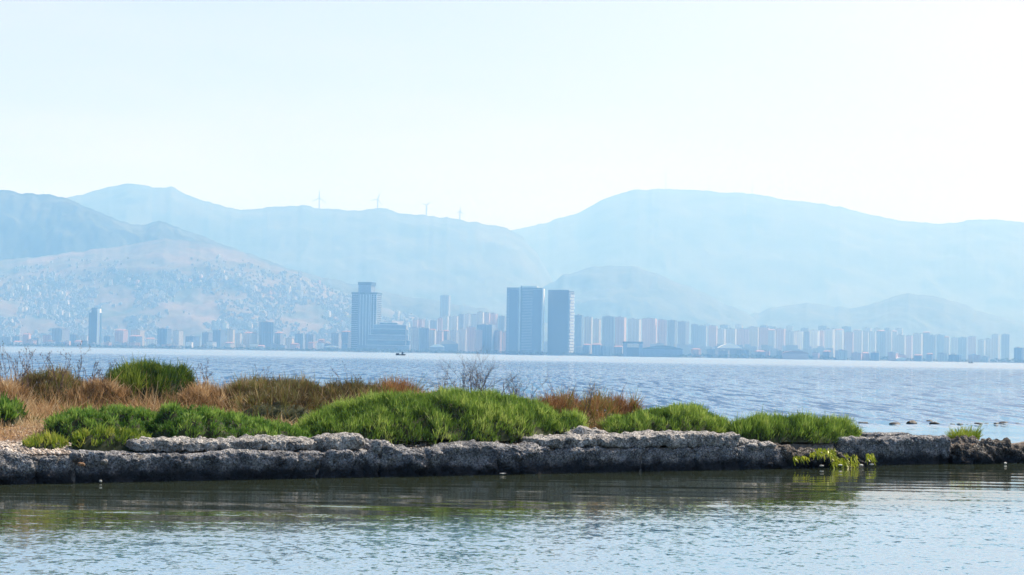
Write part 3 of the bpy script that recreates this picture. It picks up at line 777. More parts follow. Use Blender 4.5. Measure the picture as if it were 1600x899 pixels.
# rough stone slabs -------------------------------------------------------------------
def rough_stone(name, s0, s1, t0, t1, z0, z1, mat, res=0.03, rad=0.06, amp=(0.035, 0.028, 0.018), seed=0, sag=None, parent=None):
    Lx, Ly, Lz = s1 - s0, t1 - t0, z1 - z0
    pts = {}; V = []; Fc = []
    ns = [max(2, int(round(a / r))) for a, r in ((Lx, res), (Ly, res * 1.5), (Lz, res))]
    def face(ax, sgn):
        a, b_ = [(1, 2), (2, 0), (0, 1)][ax]
        ga = np.linspace(0, 1, ns[a] + 1); gb = np.linspace(0, 1, ns[b_] + 1)
        A, B = np.meshgrid(ga, gb, indexing='ij')
        P = np.zeros(A.shape + (3,)); P[..., a] = A; P[..., b_] = B; P[..., ax] = 1 if sgn > 0 else 0
        f = grid_faces(ns[a] + 1, ns[b_] + 1)
        if sgn < 0: f = f[:, ::-1]
        return P.reshape(-1, 3), f[:, ::-1]
    Ps = []; Fs = []; off = 0
    for ax in range(3):
        for sg in (-1, 1):
            P, f = face(ax, sg); Ps.append(P); Fs.append(f + off); off += len(P)
    P = np.concatenate(Ps); f = np.concatenate(Fs)
    dim = np.array([Lx, Ly, Lz]); P = P * dim
    r = min(rad, Lx / 2.01, Ly / 2.01, Lz / 2.01)
    q = np.clip(P, r, dim - r); d = P - q; ln = np.linalg.norm(d, axis=1, keepdims=True); nrm = d / np.maximum(ln, 1e-9)
    P = q + nrm * r
    wp = P + np.array([s0, t0, z0]) + seed * 7.7
    dis = amp[0] * fbm(wp[:, 0] / .55, wp[:, 1] / .55, wp[:, 2] / .3, 3, seed) + amp[1] * fbm(wp[:, 0] / .13, wp[:, 1] / .13, wp[:, 2] / .10, 2, seed + 3)
    pit = np.abs(fbm(wp[:, 0] / .05, wp[:, 1] / .05, wp[:, 2] / .05, 2, seed + 5))
    dis = dis - amp[2] * 1.6 * np.clip(0.35 - pit, 0, 1) / 0.35
    cr = np.random.default_rng(seed + 100)
    for q in range(int(Lx / .9)):          # open joints and cracks
        sc_ = cr.uniform(.1, Lx - .1); w_ = cr.uniform(.012, .035)
        line = (wp[:, 0] - seed * 7.7 - s0) - sc_ - cr.uniform(-.35, .35) * (P[:, 2]) - .05 * vnoise(P[:, 2] / .12, sc_)
        dis = dis - cr.uniform(.03, .09) * np.exp(-(line / w_) ** 2) * (np.abs(nrm[:, 0]) < .8)
    P = P + nrm * dis[:, None]
    P = P + np.array([s0, t0, z0])
    if sag is not None:                # top line that wanders along the wall
        k = np.clip((P[:, 2] - z0) / Lz, 0, 1); P[:, 2] += k * sag(P[:, 0])
    X = WO[0] + WD[0] * P[:, 0] + WN[0] * P[:, 1]; Y = WO[1] + WD[1] * P[:, 0] + WN[1] * P[:, 1]
    V = np.stack([X, Y, P[:, 2]], -1)
    c = V.mean(0); c[2] = V[:, 2].min()
    return mesh(name, V - c, f, mat, parent, smooth=True, loc=tuple(c))
def sagf(pts, a=0.02, seed=0):
    return lambda s: np.interp(s, [p[0] for p in pts], [p[1] for p in pts]) + a * fbm(s / .8, 0.5, oct=3, seed=seed)

WZ = -0.35
tag(rough_stone('sea_wall_block', -17, sx(124), 0.0, 0.75, WZ, 0.47, MAT['rock'], seed=1, rad=.12, sag=sagf([(-17, 0), (sx(60), 0), (sx(124), -.02)], .03, 1)),
    'dark pitted sea wall block at the far left, left of the crack', 'sea wall', 'blocks of the old sea wall')
tag(rough_stone('sea_wall_block', sx(126), sx(600), 0.02, 0.8, WZ, 0.44, MAT['rock'], seed=2, rad=.10, sag=sagf([(sx(126), .05), (sx(150), .02), (sx(220), -.01), (sx(590), .0)], .02, 2)),
    'long dark sea wall block under the pale ledge and the low green mat', 'sea wall', 'blocks of the old sea wall')
tag(rough_stone('sea_wall_block', sx(598), sx(868), -0.02, 0.85, WZ, 0.50, MAT['rock'], seed=3, rad=.14, amp=(.05, .04, .02), sag=sagf([(sx(598), 0), (sx(640), -.03), (sx(850), -.02)], .05, 3)),
    'bright knobbly stretch of sea wall under the largest green bush', 'sea wall', 'blocks of the old sea wall')
tag(rough_stone('sea_wall_block', sx(860), sx(1232), 0.05, 0.9, WZ, 0.40, MAT['rock'], seed=4, rad=.08, sag=sagf([(sx(860), 0), (sx(1160), .05), (sx(1232), -.04)], .02, 4)),
    'smoother dark sea wall stretch below the overhanging slab', 'sea wall', 'blocks of the old sea wall')
tag(rough_stone('sea_wall_block', sx(1225), sx(1372), 0.1, 0.95, WZ, 0.30, MAT['rock_dark'], seed=5, rad=.14, amp=(.10, .06, .02), sag=sagf([(sx(1225), .06), (sx(1300), -.02), (sx(1372), -.16)], .06, 5)),
    'crumbling sea wall end draped with bright green seaweed', 'sea wall', 'blocks of the old sea wall')
tag(rough_stone('sea_wall_block', sx(1340), sx(1517), 0.5, 1.35, WZ, 0.51, MAT['rock'], seed=6, rad=.07, sag=sagf([(sx(1340), 0), (sx(1430), .01), (sx(1517), .02)], .02, 6)),
    'square-ended sea wall block standing alone near the right edge', 'sea wall', 'blocks of the old sea wall')
tag(rough_stone('sea_wall_block', sx(1521), 16, 0.3, 1.2, WZ, 0.33, MAT['rock_dark'], seed=7, rad=.15, amp=(.12, .07, .03), sag=sagf([(sx(1521), .0), (sx(1600), .03), (16, 0)], .08, 7)),
    'low rough rubble wall at the right picture edge', 'sea wall', 'blocks of the old sea wall')
# ledges lying on the wall
tag(rough_stone('stone_slab', sx(226), sx(512), 0.22, 1.15, 0.43, 0.60, MAT['rock_pale'], seed=8, rad=.07, amp=(.028, .04, .025), sag=sagf([(sx(226), -.03), (sx(400), .0), (sx(512), -.01)], .03, 8)),
    'long pale crumbly slab lying on the sea wall in front of the green mat', 'stone slab', 'slabs lying on the sea wall')
tag(rough_stone('stone_slab', sx(512), sx(582), 0.2, 0.9, 0.43, 0.64, MAT['rock_pale'], seed=9, rad=.08, amp=(.05, .03, .02)),
    'short rounded pale slab on the sea wall left of the largest bush', 'stone slab', 'slabs lying on the sea wall')
tag(rough_stone('stone_slab', sx(866), sx(1166), 0.08, 1.25, 0.41, 0.60, MAT['rock_pale'], seed=10, rad=.06, amp=(.035, .03, .02), sag=sagf([(sx(866), -.03), (sx(930), .0), (sx(1100), .04), (sx(1166), .02)], .015, 10)),
    'long pale flat slab overhanging the sea wall right of the largest bush', 'stone slab', 'slabs lying on the sea wall')
tag(rough_stone('stone_slab', col_s(878, 1.4), col_s(962, 1.4), 1.15, 2.0, 0.45, 0.69, MAT['rock_pale'], seed=14, rad=.12, amp=(.06, .05, .02), sag=sagf([(col_s(878, 1.4), -.06), (col_s(905, 1.4), .03), (col_s(962, 1.4), -.08)], .03, 14)),
    'pale lumpy sandstone hump in the gap between the two biggest green bushes', 'stone slab', 'slabs lying on the sea wall')
tag(rough_stone('stone_slab', sx(1160), sx(1222), 0.1, 1.0, 0.36, 0.50, MAT['rock_pale'], seed=11, rad=.06, amp=(.06, .04, .02), sag=sagf([(sx(1160), .05), (sx(1222), -.08)], .01, 11)),
    'broken slab sloping down to the right towards the seaweed', 'stone slab', 'slabs lying on the sea wall')
tag(rough_stone('stone_slab', sx(1408), sx(1476), 0.9, 1.35, 0.46, 0.58, MAT['rock'], seed=12, rad=.04, amp=(.02, .02, .01)),
    'thin flat slab on top of the lone right-hand block', 'stone slab', 'slabs lying on the sea wall')

# loose stones ------------------------------------------------------------------------
def stone(X, Y, z, a, b_, h, mat, label, seed, group=None, cat='stone'):
    nu, nv = 14, 9
    vs = []
    for j in range(nv):
        ph = math.pi * j / (nv - 1) - math.pi / 2
        for i in range(nu):
            th = 2 * math.pi * i / nu
            vs.append((math.cos(ph) * math.cos(th), math.cos(ph) * math.sin(th), math.sin(ph)))
    P = np.array(vs); nn = fbm(P[:, 0] * 1.3 + seed * 5.1, P[:, 1] * 1.3, P[:, 2] * 1.3, 3, seed)
    P = P * (1 + .28 * nn[:, None]); P = np.sign(P) * np.abs(P) ** 0.85
    P = P * np.array([a, b_, h])
    fs = []
    for j in range(nv - 1):
        for i in range(nu):
            fs.append((j * nu + i, j * nu + (i + 1) % nu, (j + 1) * nu + (i + 1) % nu, (j + 1) * nu + i))
    o = mesh('stone', P, np.array(fs), mat, smooth=True, loc=(X, Y, z)); o.rotation_euler = (0, 0, seed * 1.3)
    return tag(o, label, cat, group)
MAT['wet_stone'] = mottled('wet_reef_stone', (0.010, 0.012, 0.014), (0.028, 0.028, 0.026), 6.0, 0.6, 0.01, 30)
reef = [(1347, 661.5, 8, 4.5), (1353, 662, 5, 4), (1398, 662.5, 10, 5), (1424, 662.5, 9, 8), (1452, 658.5, 6, 4), (1460, 663, 8, 6), (1488, 663, 5, 2.5), (1500, 663, 5, 3), (1512, 663, 3, 2), (1529, 662.5, 8, 4.5), (1542, 662, 4, 3), (1557, 662.5, 5, 4), (1569, 661, 8, 4), (1281, 634, 3, 1.6), (1590, 662, 6, 3)]
for i, (x, y, hw, hh) in enumerate(reef):
    p = atz(x, y, 0.0); k = p.y / F
    lab = ('dark reef stone showing above the water, %s from the left in the row' % ordn(i)) if i != 13 else 'lone dark speck of rock out in the bay above the right bushes'
    stone(p.x, p.y, -0.02, hw * k * .85, hw * k, hh * k * .7, MAT['wet_stone'], lab, 20 + i, 'reef stones in the bay' if i != 13 else None)
# stones at the crack, the wall foot, and the sand gap
fs_ = [(118, 712, 11, 8, 'rock', 'grey block tilted in the crack of the sea wall'), (127, 726, 6, 3, 'tan', 'small orange-tan stone wedged in the crack of the sea wall'),
       (160, 721, 11, 5, 'rock_pale', 'pale flat stone on a shelf of the wall right of the crack'), (588, 699, 9, 12, 'rock_pale', 'rounded pale stone at the end of the short slab'),
       
       (1175, 697, 12, 6, 'rock_pale', 'pale angular stone on the broken slab'), (1313, 727, 3.5, 1.4, 'shell', 'white crusted stone at the waterline below the seaweed'),
       (1346, 727, 3.5, 1.4, 'shell', 'white crusted stone left of the lone block at the waterline'), (1362, 726, 3.5, 1.4, 'shell', 'white crusted stone nearest the lone block'),
       (1284, 728, 3.5, 1.4, 'shell', 'small white crusted stone at the left end of the seaweed'), (1571, 724, 2.5, 1.5, 'shell', 'small white stone at the foot of the rubble wall'),
       (157, 752, 2.4, 1.8, 'shell', 'tiny white pebble at the water line below the left wall'), (785, 740, 5, .9, 'shell', 'flat white pebble at the water line under the largest bush')]
MAT['tan'] = mottled('tan_stone', (0.16, 0.09, 0.05), (0.34, 0.21, 0.12), 8.0)
MAT['shell'] = mottled('white_crust', (0.40, 0.40, 0.38), (0.80, 0.79, 0.75), 25.0, 0.7, 0.01, 60)
for i, (x, y, hw, hh, mk, lab) in enumerate(fs_):
    if y > 722: X, Y = col(x, -0.04)
    elif y < 690: X, Y = col(x, 1.3)
    else: X, Y = col(x, 0.12)
    p = aty(x, y, Y); k = Y / F
    stone(p.x, Y, p.z, hw * k, hw * k * .8, hh * k, MAT[mk], lab, 50 + i)

# pebbles and shells on the sand: uncountable
def instances(n, sfun, tfun, size, mat, name, zoff=0.0):
    s = sfun(n); t = tfun(n); z = G(s, t) + zoff
    X = WO[0] + WD[0] * s + WN[0] * t; Y = WO[1] + WD[1] * s + WN[1] * t
    base = np.array([(1, 0, 0), (0, 1, 0), (-1, 0, 0), (0, -1, 0), (0, 0, 1), (0, 0, -1)], float)
    F8 = np.array([(0, 1, 4), (1, 2, 4), (2, 3, 4), (3, 0, 4), (1, 0, 5), (2, 1, 5), (3, 2, 5), (0, 3, 5)])
    sc = rng.uniform(size[0], size[1], (n, 1, 1)) * rng.uniform(.6, 1.4, (n, 1, 3)) * np.array([1, 1, .55])
    P = base[None] * sc * rng.uniform(.7, 1.3, (n, 6, 1))
    a = rng.uniform(0, 6.28, n); ca, sa = np.cos(a)[:, None], np.sin(a)[:, None]
    P = np.stack([P[..., 0] * ca - P[..., 1] * sa, P[..., 0] * sa + P[..., 1] * ca, P[..., 2]], -1)
    P = P + np.stack([X, Y, z], -1)[:, None, :]
    Fc = (F8[None] + 6 * np.arange(n)[:, None, None]).reshape(-1, 3)
    return mesh(name, P.reshape(-1, 3), Fc, mat, attr=np.repeat(rng.uniform(0, 1, n), 6))
MAT['pebble'] = leafmat('pebbles', [(0, (0.09, 0.08, 0.08)), (.5, (0.33, 0.27, 0.22)), (1, (0.68, 0.62, 0.56))], 0.0, 0.9)
o = instances(7000, lambda n: rng.uniform(-14, sx(235), n), lambda n: rng.uniform(.15, 1.6, n), (.012, .045), MAT['pebble'], 'shell_rubble'); tag(o, kind='stuff')
o = instances(9000, lambda n: rng.uniform(-14, 3.2, n), lambda n: rng.uniform(.5, 1, n) * 0 + 0.55 + rng.exponential(1.5, n), (.008, .03), MAT['pebble'], 'pebbles'); tag(o, kind='stuff')

# ------------------------------------------------------------------ PLANTS
def blades(P, D, L, Wd, bend=0.25, tint=None, name='foliage', mat=None, parent=None):
    """one two-segment blade per row of P, growing along D."""
    n = len(P)
    D = D / np.linalg.norm(D, axis=1, keepdims=True)
    rnd = rng.normal(0, 1, (n, 3)); side = np.cross(D, rnd); side /= np.maximum(np.linalg.norm(side, axis=1, keepdims=True), 1e-6)
    lean = rng.normal(0, 1, (n, 3)) * bend; lean[:, 2] -= bend * .2
    L = np.broadcast_to(L, (n,))[:, None]; Wd = np.broadcast_to(Wd, (n,))[:, None]
    m1 = P + D * L * .5 + lean * L * .15; tip = P + D * L + lean * L * .5
    V = np.stack([P - side * Wd * .4, P + side * Wd * .4, m1 - side * Wd * .5, m1 + side * Wd * .5, tip - side * Wd * .22, tip + side * Wd * .22], 1).reshape(-1, 3)
    T = np.array([(0, 1, 3), (0, 3, 2), (2, 3, 5), (2, 5, 4)])
    Fc = (T[None] + 6 * np.arange(n)[:, None, None]).reshape(-1, 3)
    tint = rng.uniform(0, 1, n) if tint is None else tint
    loc = P.mean(0); loc[2] = P[:, 2].min()
    if parent is not None: loc = np.array(parent.location)
    o = mesh(name, V - loc, Fc, mat, parent, attr=np.repeat(np.clip(tint, 0, 1), 6), loc=None if parent is not None else tuple(loc))
    return o

MAT['green'] = leafmat('samphire_green', [(0, (0.022, 0.050, 0.010)), (.4, (0.085, 0.160, 0.024)), (.75, (0.170, 0.280, 0.042)), (1, (0.34, 0.43, 0.11))], .46)
MAT['bright'] = leafmat('mat_green', [(0, (0.022, 0.070, 0.010)), (.5, (0.09, 0.195, 0.028)), (1, (0.24, 0.36, 0.075))], .42)
MAT['deep'] = leafmat('deep_green', [(0, (0.018, 0.040, 0.010)), (.6, (0.060, 0.120, 0.018)), (1, (0.20, 0.26, 0.04))], .34)
MAT['lime'] = leafmat('lime_green', [(0, (0.06, 0.12, 0.012)), (.5, (0.19, 0.27, 0.03)), (1, (0.36, 0.38, 0.07))], .4)
MAT['olive'] = leafmat('olive_scrub', [(0, (0.055, 0.040, 0.018)), (.4, (0.16, 0.115, 0.045)), (.72, (0.16, 0.185, 0.045)), (1, (0.38, 0.27, 0.14))], .25)
MAT['rust'] = leafmat('rust_scrub', [(0, (0.075, 0.035, 0.015)), (.5, (0.27, 0.13, 0.050)), (.85, (0.44, 0.27, 0.12)), (1, (0.16, 0.18, 0.04))], .25)
MAT['straw'] = leafmat('straw', [(0, (0.08, 0.055, 0.028)), (.35, (0.27, 0.165, 0.075)), (.7, (0.48, 0.31, 0.15)), (1, (0.70, 0.56, 0.35))], .25)
MAT['twig'] = mottled('dry_twig', (0.06, 0.045, 0.05), (0.17, 0.12, 0.11), 12.0)
MAT['core'] = plain('dark_core', (0.022, 0.030, 0.010), .95)  # solid dark sheet filling a bush under its blades

def bush(name, label, tops, t0, dt, mat, dens=2400, L=(.05, .11), w=.010, up_=.66, clump=.45, clump_amp=.09, cat='shrub', group=None, tintb=0.0, core=True, lift=0.12, bend=.25, ridge=0.55, name_cat=None):
    """shrub whose skyline follows tops (photo pixels); it grows on the islet from offset t0 inland over depth dt."""
    xs_ = [p[0] for p in tops]; x0, x1 = xs_[0], xs_[-1]
    X0, Y0 = col(x0, t0 + dt / 2); X1, Y1 = col(x1, t0 + dt / 2)
    length = math.hypot(X1 - X0, Y1 - Y0)
    n = int(length * dt * dens * 1.25)
    def surf(x, v):
        e = np.clip(1 - np.abs((x - (x0 + x1) / 2) / ((x1 - x0) / 2)) ** 4, 0.02, 1) ** .5
        a = (x - 800) / F
        t = t0 + dt * (.5 + (v - .5) * e)
        Y = (t + WN[1] * WO[1]) / (WN[1] + WN[0] * a); X = a * Y
        s = (X - WO[0]) * WD[0] + (Y - WO[1]) * WD[1]
        g = G(s, t)
        tr = t0 + dt * ridge * np.ones_like(x); Yr = (tr + WN[1] * WO[1]) / (WN[1] + WN[0] * a)
        ytop = np.interp(x, xs_, [p[1] for p in tops])
        zr = CAMZ - (ytop - (553.5 + (x - 800) * math.tan(ROLL))) / F * Yr
        sr = (a * Yr - WO[0]) * WD[0] + (Yr - WO[1]) * WD[1]
        h = np.maximum(zr - G(sr, tr) - lift, 0.03)
        dome = np.where(v < ridge, np.clip(1 - ((ridge - v) / ridge) ** 2.6, 0, 1) ** .6, np.clip(1 - ((v - ridge) / (1 - ridge)) ** 2.4, 0, 1) ** .7)
        cl = fbm(s / clump, t / clump, oct=2, seed=int(x0)) + .55 * fbm(s / .13, t / .13, oct=2, seed=int(x0) + 5)
        hh_ = np.maximum(zr - lift - g, 0.05)
        return X, Y, g + hh_ * dome * (1 + np.clip(cl, -1, .45) * clump_amp * 2), cl, dome, h
    nt_ = max(1, n // 9)
    tx, tv = rng.uniform(x0, x1, nt_), rng.uniform(0, 1, nt_) ** .85
    ti = rng.integers(0, nt_, n)
    off = rng.normal(0, 1, (n, 2))
    x = np.clip(tx[ti] + off[:, 0] * 1.8, x0, x1); v = np.clip(tv[ti] + off[:, 1] * .02 / dt, 0, 1)
    tl = rng.normal(0, 1, nt_)[ti]; ttint = rng.normal(0, .17, nt_)[ti]; tdir = rng.normal(0, .16, (nt_, 3))[ti]
    X, Y, Z, cl, dome, h = surf(x, v)
    eps = .02
    Xa, Ya, Za = surf(x + 1.5, v)[:3]; Xb, Yb, Zb = surf(x, np.clip(v + eps, 0, 1))[:3]
    A = np.stack([Xa - X, Ya - Y, Za - Z], -1); B = np.stack([Xb - X, Yb - Y, Zb - Z], -1)
    nr = np.cross(A, B); nr /= np.maximum(np.linalg.norm(nr, axis=1, keepdims=True), 1e-9)
    nr = np.where(nr[:, 2:3] < 0, -nr, nr)
    depth = rng.uniform(0, .07, n)
    P = np.stack([X, Y, Z], -1) - nr * depth[:, None]
    P[:, 2] = np.maximum(P[:, 2], 0.40)
    D = nr * (1 - up_) + np.array([0, 0, up_]) + rng.normal(0, .12, (n, 3)) + tdir + np.stack([off[:, 0], off[:, 1], 0 * off[:, 0]], -1) * .16
    Ls = rng.uniform(L[0], L[1], n) * (1 + .3 * cl) * np.clip(1 + .28 * tl, .5, 1.9)
    tint = np.clip(.46 + tintb + cl * .42 + ttint + rng.normal(0, .12, n), 0, 1)  # clump shading painted into the tint: hollows darker, crests lighter
    root = tag(empty(name, (float(np.mean(X)), float(np.mean(Y)), float(G(*to_st(np.mean(X), np.mean(Y)))))), label, cat, group)
    blades(P, D, Ls, w, bend, tint, 'foliage', mat, root)
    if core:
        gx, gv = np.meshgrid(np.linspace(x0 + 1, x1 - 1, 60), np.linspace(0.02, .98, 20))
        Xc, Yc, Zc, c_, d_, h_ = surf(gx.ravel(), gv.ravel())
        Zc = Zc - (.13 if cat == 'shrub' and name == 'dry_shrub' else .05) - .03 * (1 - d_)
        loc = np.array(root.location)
        mesh('dark_core', np.stack([Xc, Yc, Zc], -1) - loc, grid_faces(20, 60), MAT['core'], root, smooth=True)
    return root

BG = 'green shrubs along the islet'
bush('green_shrub', 'largest bright green bush, in the middle of the islet on the sea wall', [(468, 668), (480, 650), (510, 637), (560, 625), (600, 615), (650, 616), (700, 612), (760, 612), (800, 618), (840, 626), (868, 640), (884, 655), (893, 672)], .75, 4.0, MAT['green'], 3400, L=(.05, .12), w=.010, group=BG, clump=.38, clump_amp=.13)
bush('green_shrub', 'small round green bush tucked at the right end of the largest bush', [(868, 650), (885, 641), (905, 642), (917, 652), (918, 662)], 1.3, 1.5, MAT['green'], 3000, group=BG)
bush('green_shrub', 'long green bush behind the overhanging slab, right of the sandy gap', [(944, 664), (955, 650), (985, 640), (1030, 634), (1075, 631), (1100, 636), (1120, 646), (1142, 658), (1150, 668)], 1.3, 2.0, MAT['green'], 3000, group=BG, clump=.33)
bush('green_shrub', 'rightmost green bush hanging over the crumbling end of the wall', [(1140, 664), (1150, 656), (1190, 649), (1230, 645), (1260, 650), (1300, 656), (1330, 657), (1344, 668), (1348, 688)], .42, 1.5, MAT['green'], 3200, L=(.06, .14), group=BG, tintb=-.05, clump=.33)
bush('green_shrub', 'dark green rounded bush standing tall at the back left against the bay', [(164, 590), (176, 573), (205, 565), (225, 560), (262, 560), (285, 563), (300, 574), (308, 592)], 6.6, 1.8, MAT['deep'], 2600, L=(.08, .18), w=.012, group=BG, tintb=.06, lift=.24)
bush('ground_cover_shrub', 'low bright green mat, upper left part above the left wall', [(78, 660), (95, 648), (140, 643), (190, 642), (235, 645), (262, 652)], 1.7, 1.9, MAT['bright'], 2600, L=(.04, .08), w=.012, group=BG, clump=.22, lift=.04, clump_amp=.25, up_=.5)
bush('ground_cover_shrub', 'low bright green mat stretching behind the long pale slab', [(240, 650), (270, 640), (310, 640), (350, 649), (400, 657), (450, 665), (490, 674), (510, 683)], 1.0, 1.9, MAT['bright'], 2600, L=(.04, .08), w=.012, group=BG, clump=.22, lift=.04, clump_amp=.25, up_=.5)
bush('ground_cover_shrub', 'low yellowish green mat at the wall edge right of the crack', [(118, 684), (135, 672), (175, 668), (215, 672), (238, 684)], .5, .85, MAT['lime'], 1900, L=(.05, .10), w=.013, group=BG, clump=.2, lift=.03, tintb=-.1, up_=.5)
bush('ground_cover_shrub', 'small lime green clump on the pebbles near the left wall top', [(42, 690), (60, 682), (90, 681), (112, 690)], .75, .7, MAT['lime'], 1800, L=(.05, .10), w=.013, group=BG, clump=.2, lift=.03, tintb=.05)
bush('green_shrub', 'small leafy green bush at the left picture edge', [(-30, 632), (-10, 618), (15, 614), (30, 620), (42, 636)], 3.4, 1.3, MAT['bright'], 1700, L=(.06, .12), w=.022, group=BG, clump=.25)
bush('ground_cover_shrub', 'tiny yellow green creeping patch beside the short pale slab', [(486, 693), (500, 687), (518, 691), (524, 696)], .5, .5, MAT['lime'], 1800, L=(.03, .06), w=.012, group=BG, clump=.15, lift=.02)
bush('green_shrub', 'small green tuft growing behind the right end of the lone block', [(1490, 690), (1497, 681), (1510, 679), (1522, 686), (1530, 700)], 1.2, .7, MAT['lime'], 2600, L=(.10, .2), w=.013, group=BG, tintb=-.15)
bush('ground_cover_shrub', 'flat yellowish moss patch on top of the lone block', [(1358, 688), (1375, 684), (1395, 685), (1408, 688)], .85, .5, MAT['lime'], 3000, L=(.02, .05), w=.01, group=BG, tintb=-.3, clump=.2, lift=.02, core=False)
OG = 'dry scrub bushes along the islet crest'
bush('dry_shrub', 'olive brown bush on the crest behind the green mat', [(352, 608), (370, 597), (410, 591), (450, 590), (480, 594), (505, 602)], 4.8, 2.4, MAT['olive'], 1600, L=(.06, .15), w=.009, group=OG, clump=.3, up_=.5, bend=.5)
bush('dry_shrub', 'brown olive bush on the crest between the olive bush and the largest bush', [(495, 606), (520, 596), (555, 594), (590, 600), (612, 610)], 4.6, 2.2, MAT['olive'], 1600, L=(.06, .15), w=.009, group=OG, clump=.3, tintb=-.15, up_=.5, bend=.5)
bush('dry_shrub', 'small rusty orange tuft above the left shoulder of the largest bush', [(588, 614), (602, 601), (625, 598), (642, 604), (655, 616)], 4.9, 1.4, MAT['rust'], 1300, L=(.12, .24), w=.010, group=OG, clump=.25, bend=.5, core=False)
bush('dry_shrub', 'rusty red bush between the largest bush and the next green bush', [(838, 634), (855, 622), (880, 621), (905, 628), (930, 626), (960, 625), (985, 627), (1002, 637)], 3.0, 1.5, MAT['rust'], 1500, L=(.10, .22), w=.010, group=OG, clump=.28, bend=.5)
bush('dry_shrub', 'olive green bush at the back left in front of the tall stalks', [(30, 600), (45, 585), (70, 578), (100, 579), (125, 587), (142, 601)], 6.4, 1.7, MAT['olive'], 1600, L=(.06, .15), w=.010, group=OG, tintb=.12, bend=.45)
bush('dry_shrub', 'mottled brown bush low in the dry grass below the olive bushes', [(375, 628), (400, 612), (440, 608), (480, 612), (505, 626)], 3.6, 1.2, MAT['olive'], 900, L=(.10, .2), w=.009, group=OG, tintb=-.1, up_=.5, bend=.6, clump=.25)

bush('dry_shrub', 'straw brown bush between the olive bush and the dark green rounded bush', [(110, 606), (130, 598), (150, 592), (172, 592), (190, 600), (204, 606)], 5.6, 1.4, MAT['straw'], 1500, L=(.06, .15), w=.008, up_=.45, group=OG, tintb=-.12, clump=.25, bend=.5, core=False)
bush('dry_shrub', 'straw coloured bush right of the dark green rounded bush', [(286, 612), (300, 603), (322, 600), (350, 602), (370, 610)], 5.2, 1.4, MAT['straw'], 1500, L=(.06, .15), w=.008, up_=.45, group=OG, tintb=-.05, clump=.25, bend=.5, core=False)
bush('dry_shrub', 'brown dead bush at the left picture edge behind the leafy one', [(-40, 604), (-10, 597), (15, 595), (34, 599), (46, 606)], 5.2, 1.5, MAT['straw'], 1500, L=(.06, .15), w=.008, up_=.45, group=OG, tintb=-.2, clump=.25, bend=.5, core=False)
bush('dry_shrub', 'pale straw tuft between the rusty tuft and the bare twiggy bush', [(645, 622), (662, 611), (690, 607), (715, 608), (730, 618)], 4.4, 1.2, MAT['straw'], 1500, L=(.06, .14), w=.008, group=OG, clump=.25, bend=.5, core=False)

# dry grass over the crest: uncountable
n = 120000
s = rng.uniform(-17, 4.6, n); t = rng.uniform(0, 1, n)
Wt = np.interp(s, [-17, -3, 0, 3, 4.6], [13, 11.5, 9, 5.2, 3.2])
t = np.interp(s, [-17, -6, 0, 4.6], [2.0, 2.3, 2.2, 1.8]) + t * (Wt - 2)
dn = fbm(s / .9, t / .9, oct=3, seed=41)
keep = dn > rng.uniform(-.8, .3, n) - .45 * np.clip((t - 2.8) / 2, 0, 1); s, t, dn = s[keep], t[keep], dn[keep]
X = WO[0] + WD[0] * s + WN[0] * t; Y = WO[1] + WD[1] * s + WN[1] * t
P = np.stack([X, Y, G(s, t) - .01], -1)
k = np.clip(.55 + dn * .5, .2, 1) * np.clip((t - 1.2) / 3, .3, 1.25)
D = rng.normal(0, .45, (len(s), 3)) + np.array([0, 0, .8]); D[:, 2] = np.abs(D[:, 2])
o = blades(P, D, rng.uniform(.10, .42, len(s)) * k + .03, .008, .55, np.clip(.5 + .4 * fbm(s / 1.8, t / 1.8, oct=3, seed=43) + rng.normal(0, .22, len(s)), 0, 1), 'dry_grass', MAT['straw']); tag(o, kind='stuff')
n = 34000
s = rng.uniform(-17, 4.6, n); t = 2.2 + rng.uniform(0, 1, n) * (np.interp(s, [-17, -3, 0, 3, 4.6], [12, 11, 8, 4, 2.8]) - 2.2)
dn = fbm(s / .7 + 9, t / .7, oct=2, seed=47); keep = dn > .0; s, t, dn = s[keep], t[keep], dn[keep]
X = WO[0] + WD[0] * s + WN[0] * t; Y = WO[1] + WD[1] * s + WN[1] * t
P = np.stack([X, Y, G(s, t)], -1); P[:, 2] += rng.uniform(0, .12, len(s))
o = blades(P, rng.normal(0, .5, (len(s), 3)) + np.array([0, 0, .8]), rng.uniform(.06, .2, len(s)), .012, .5, None, 'green_undergrowth', MAT['olive']); tag(o, kind='stuff')

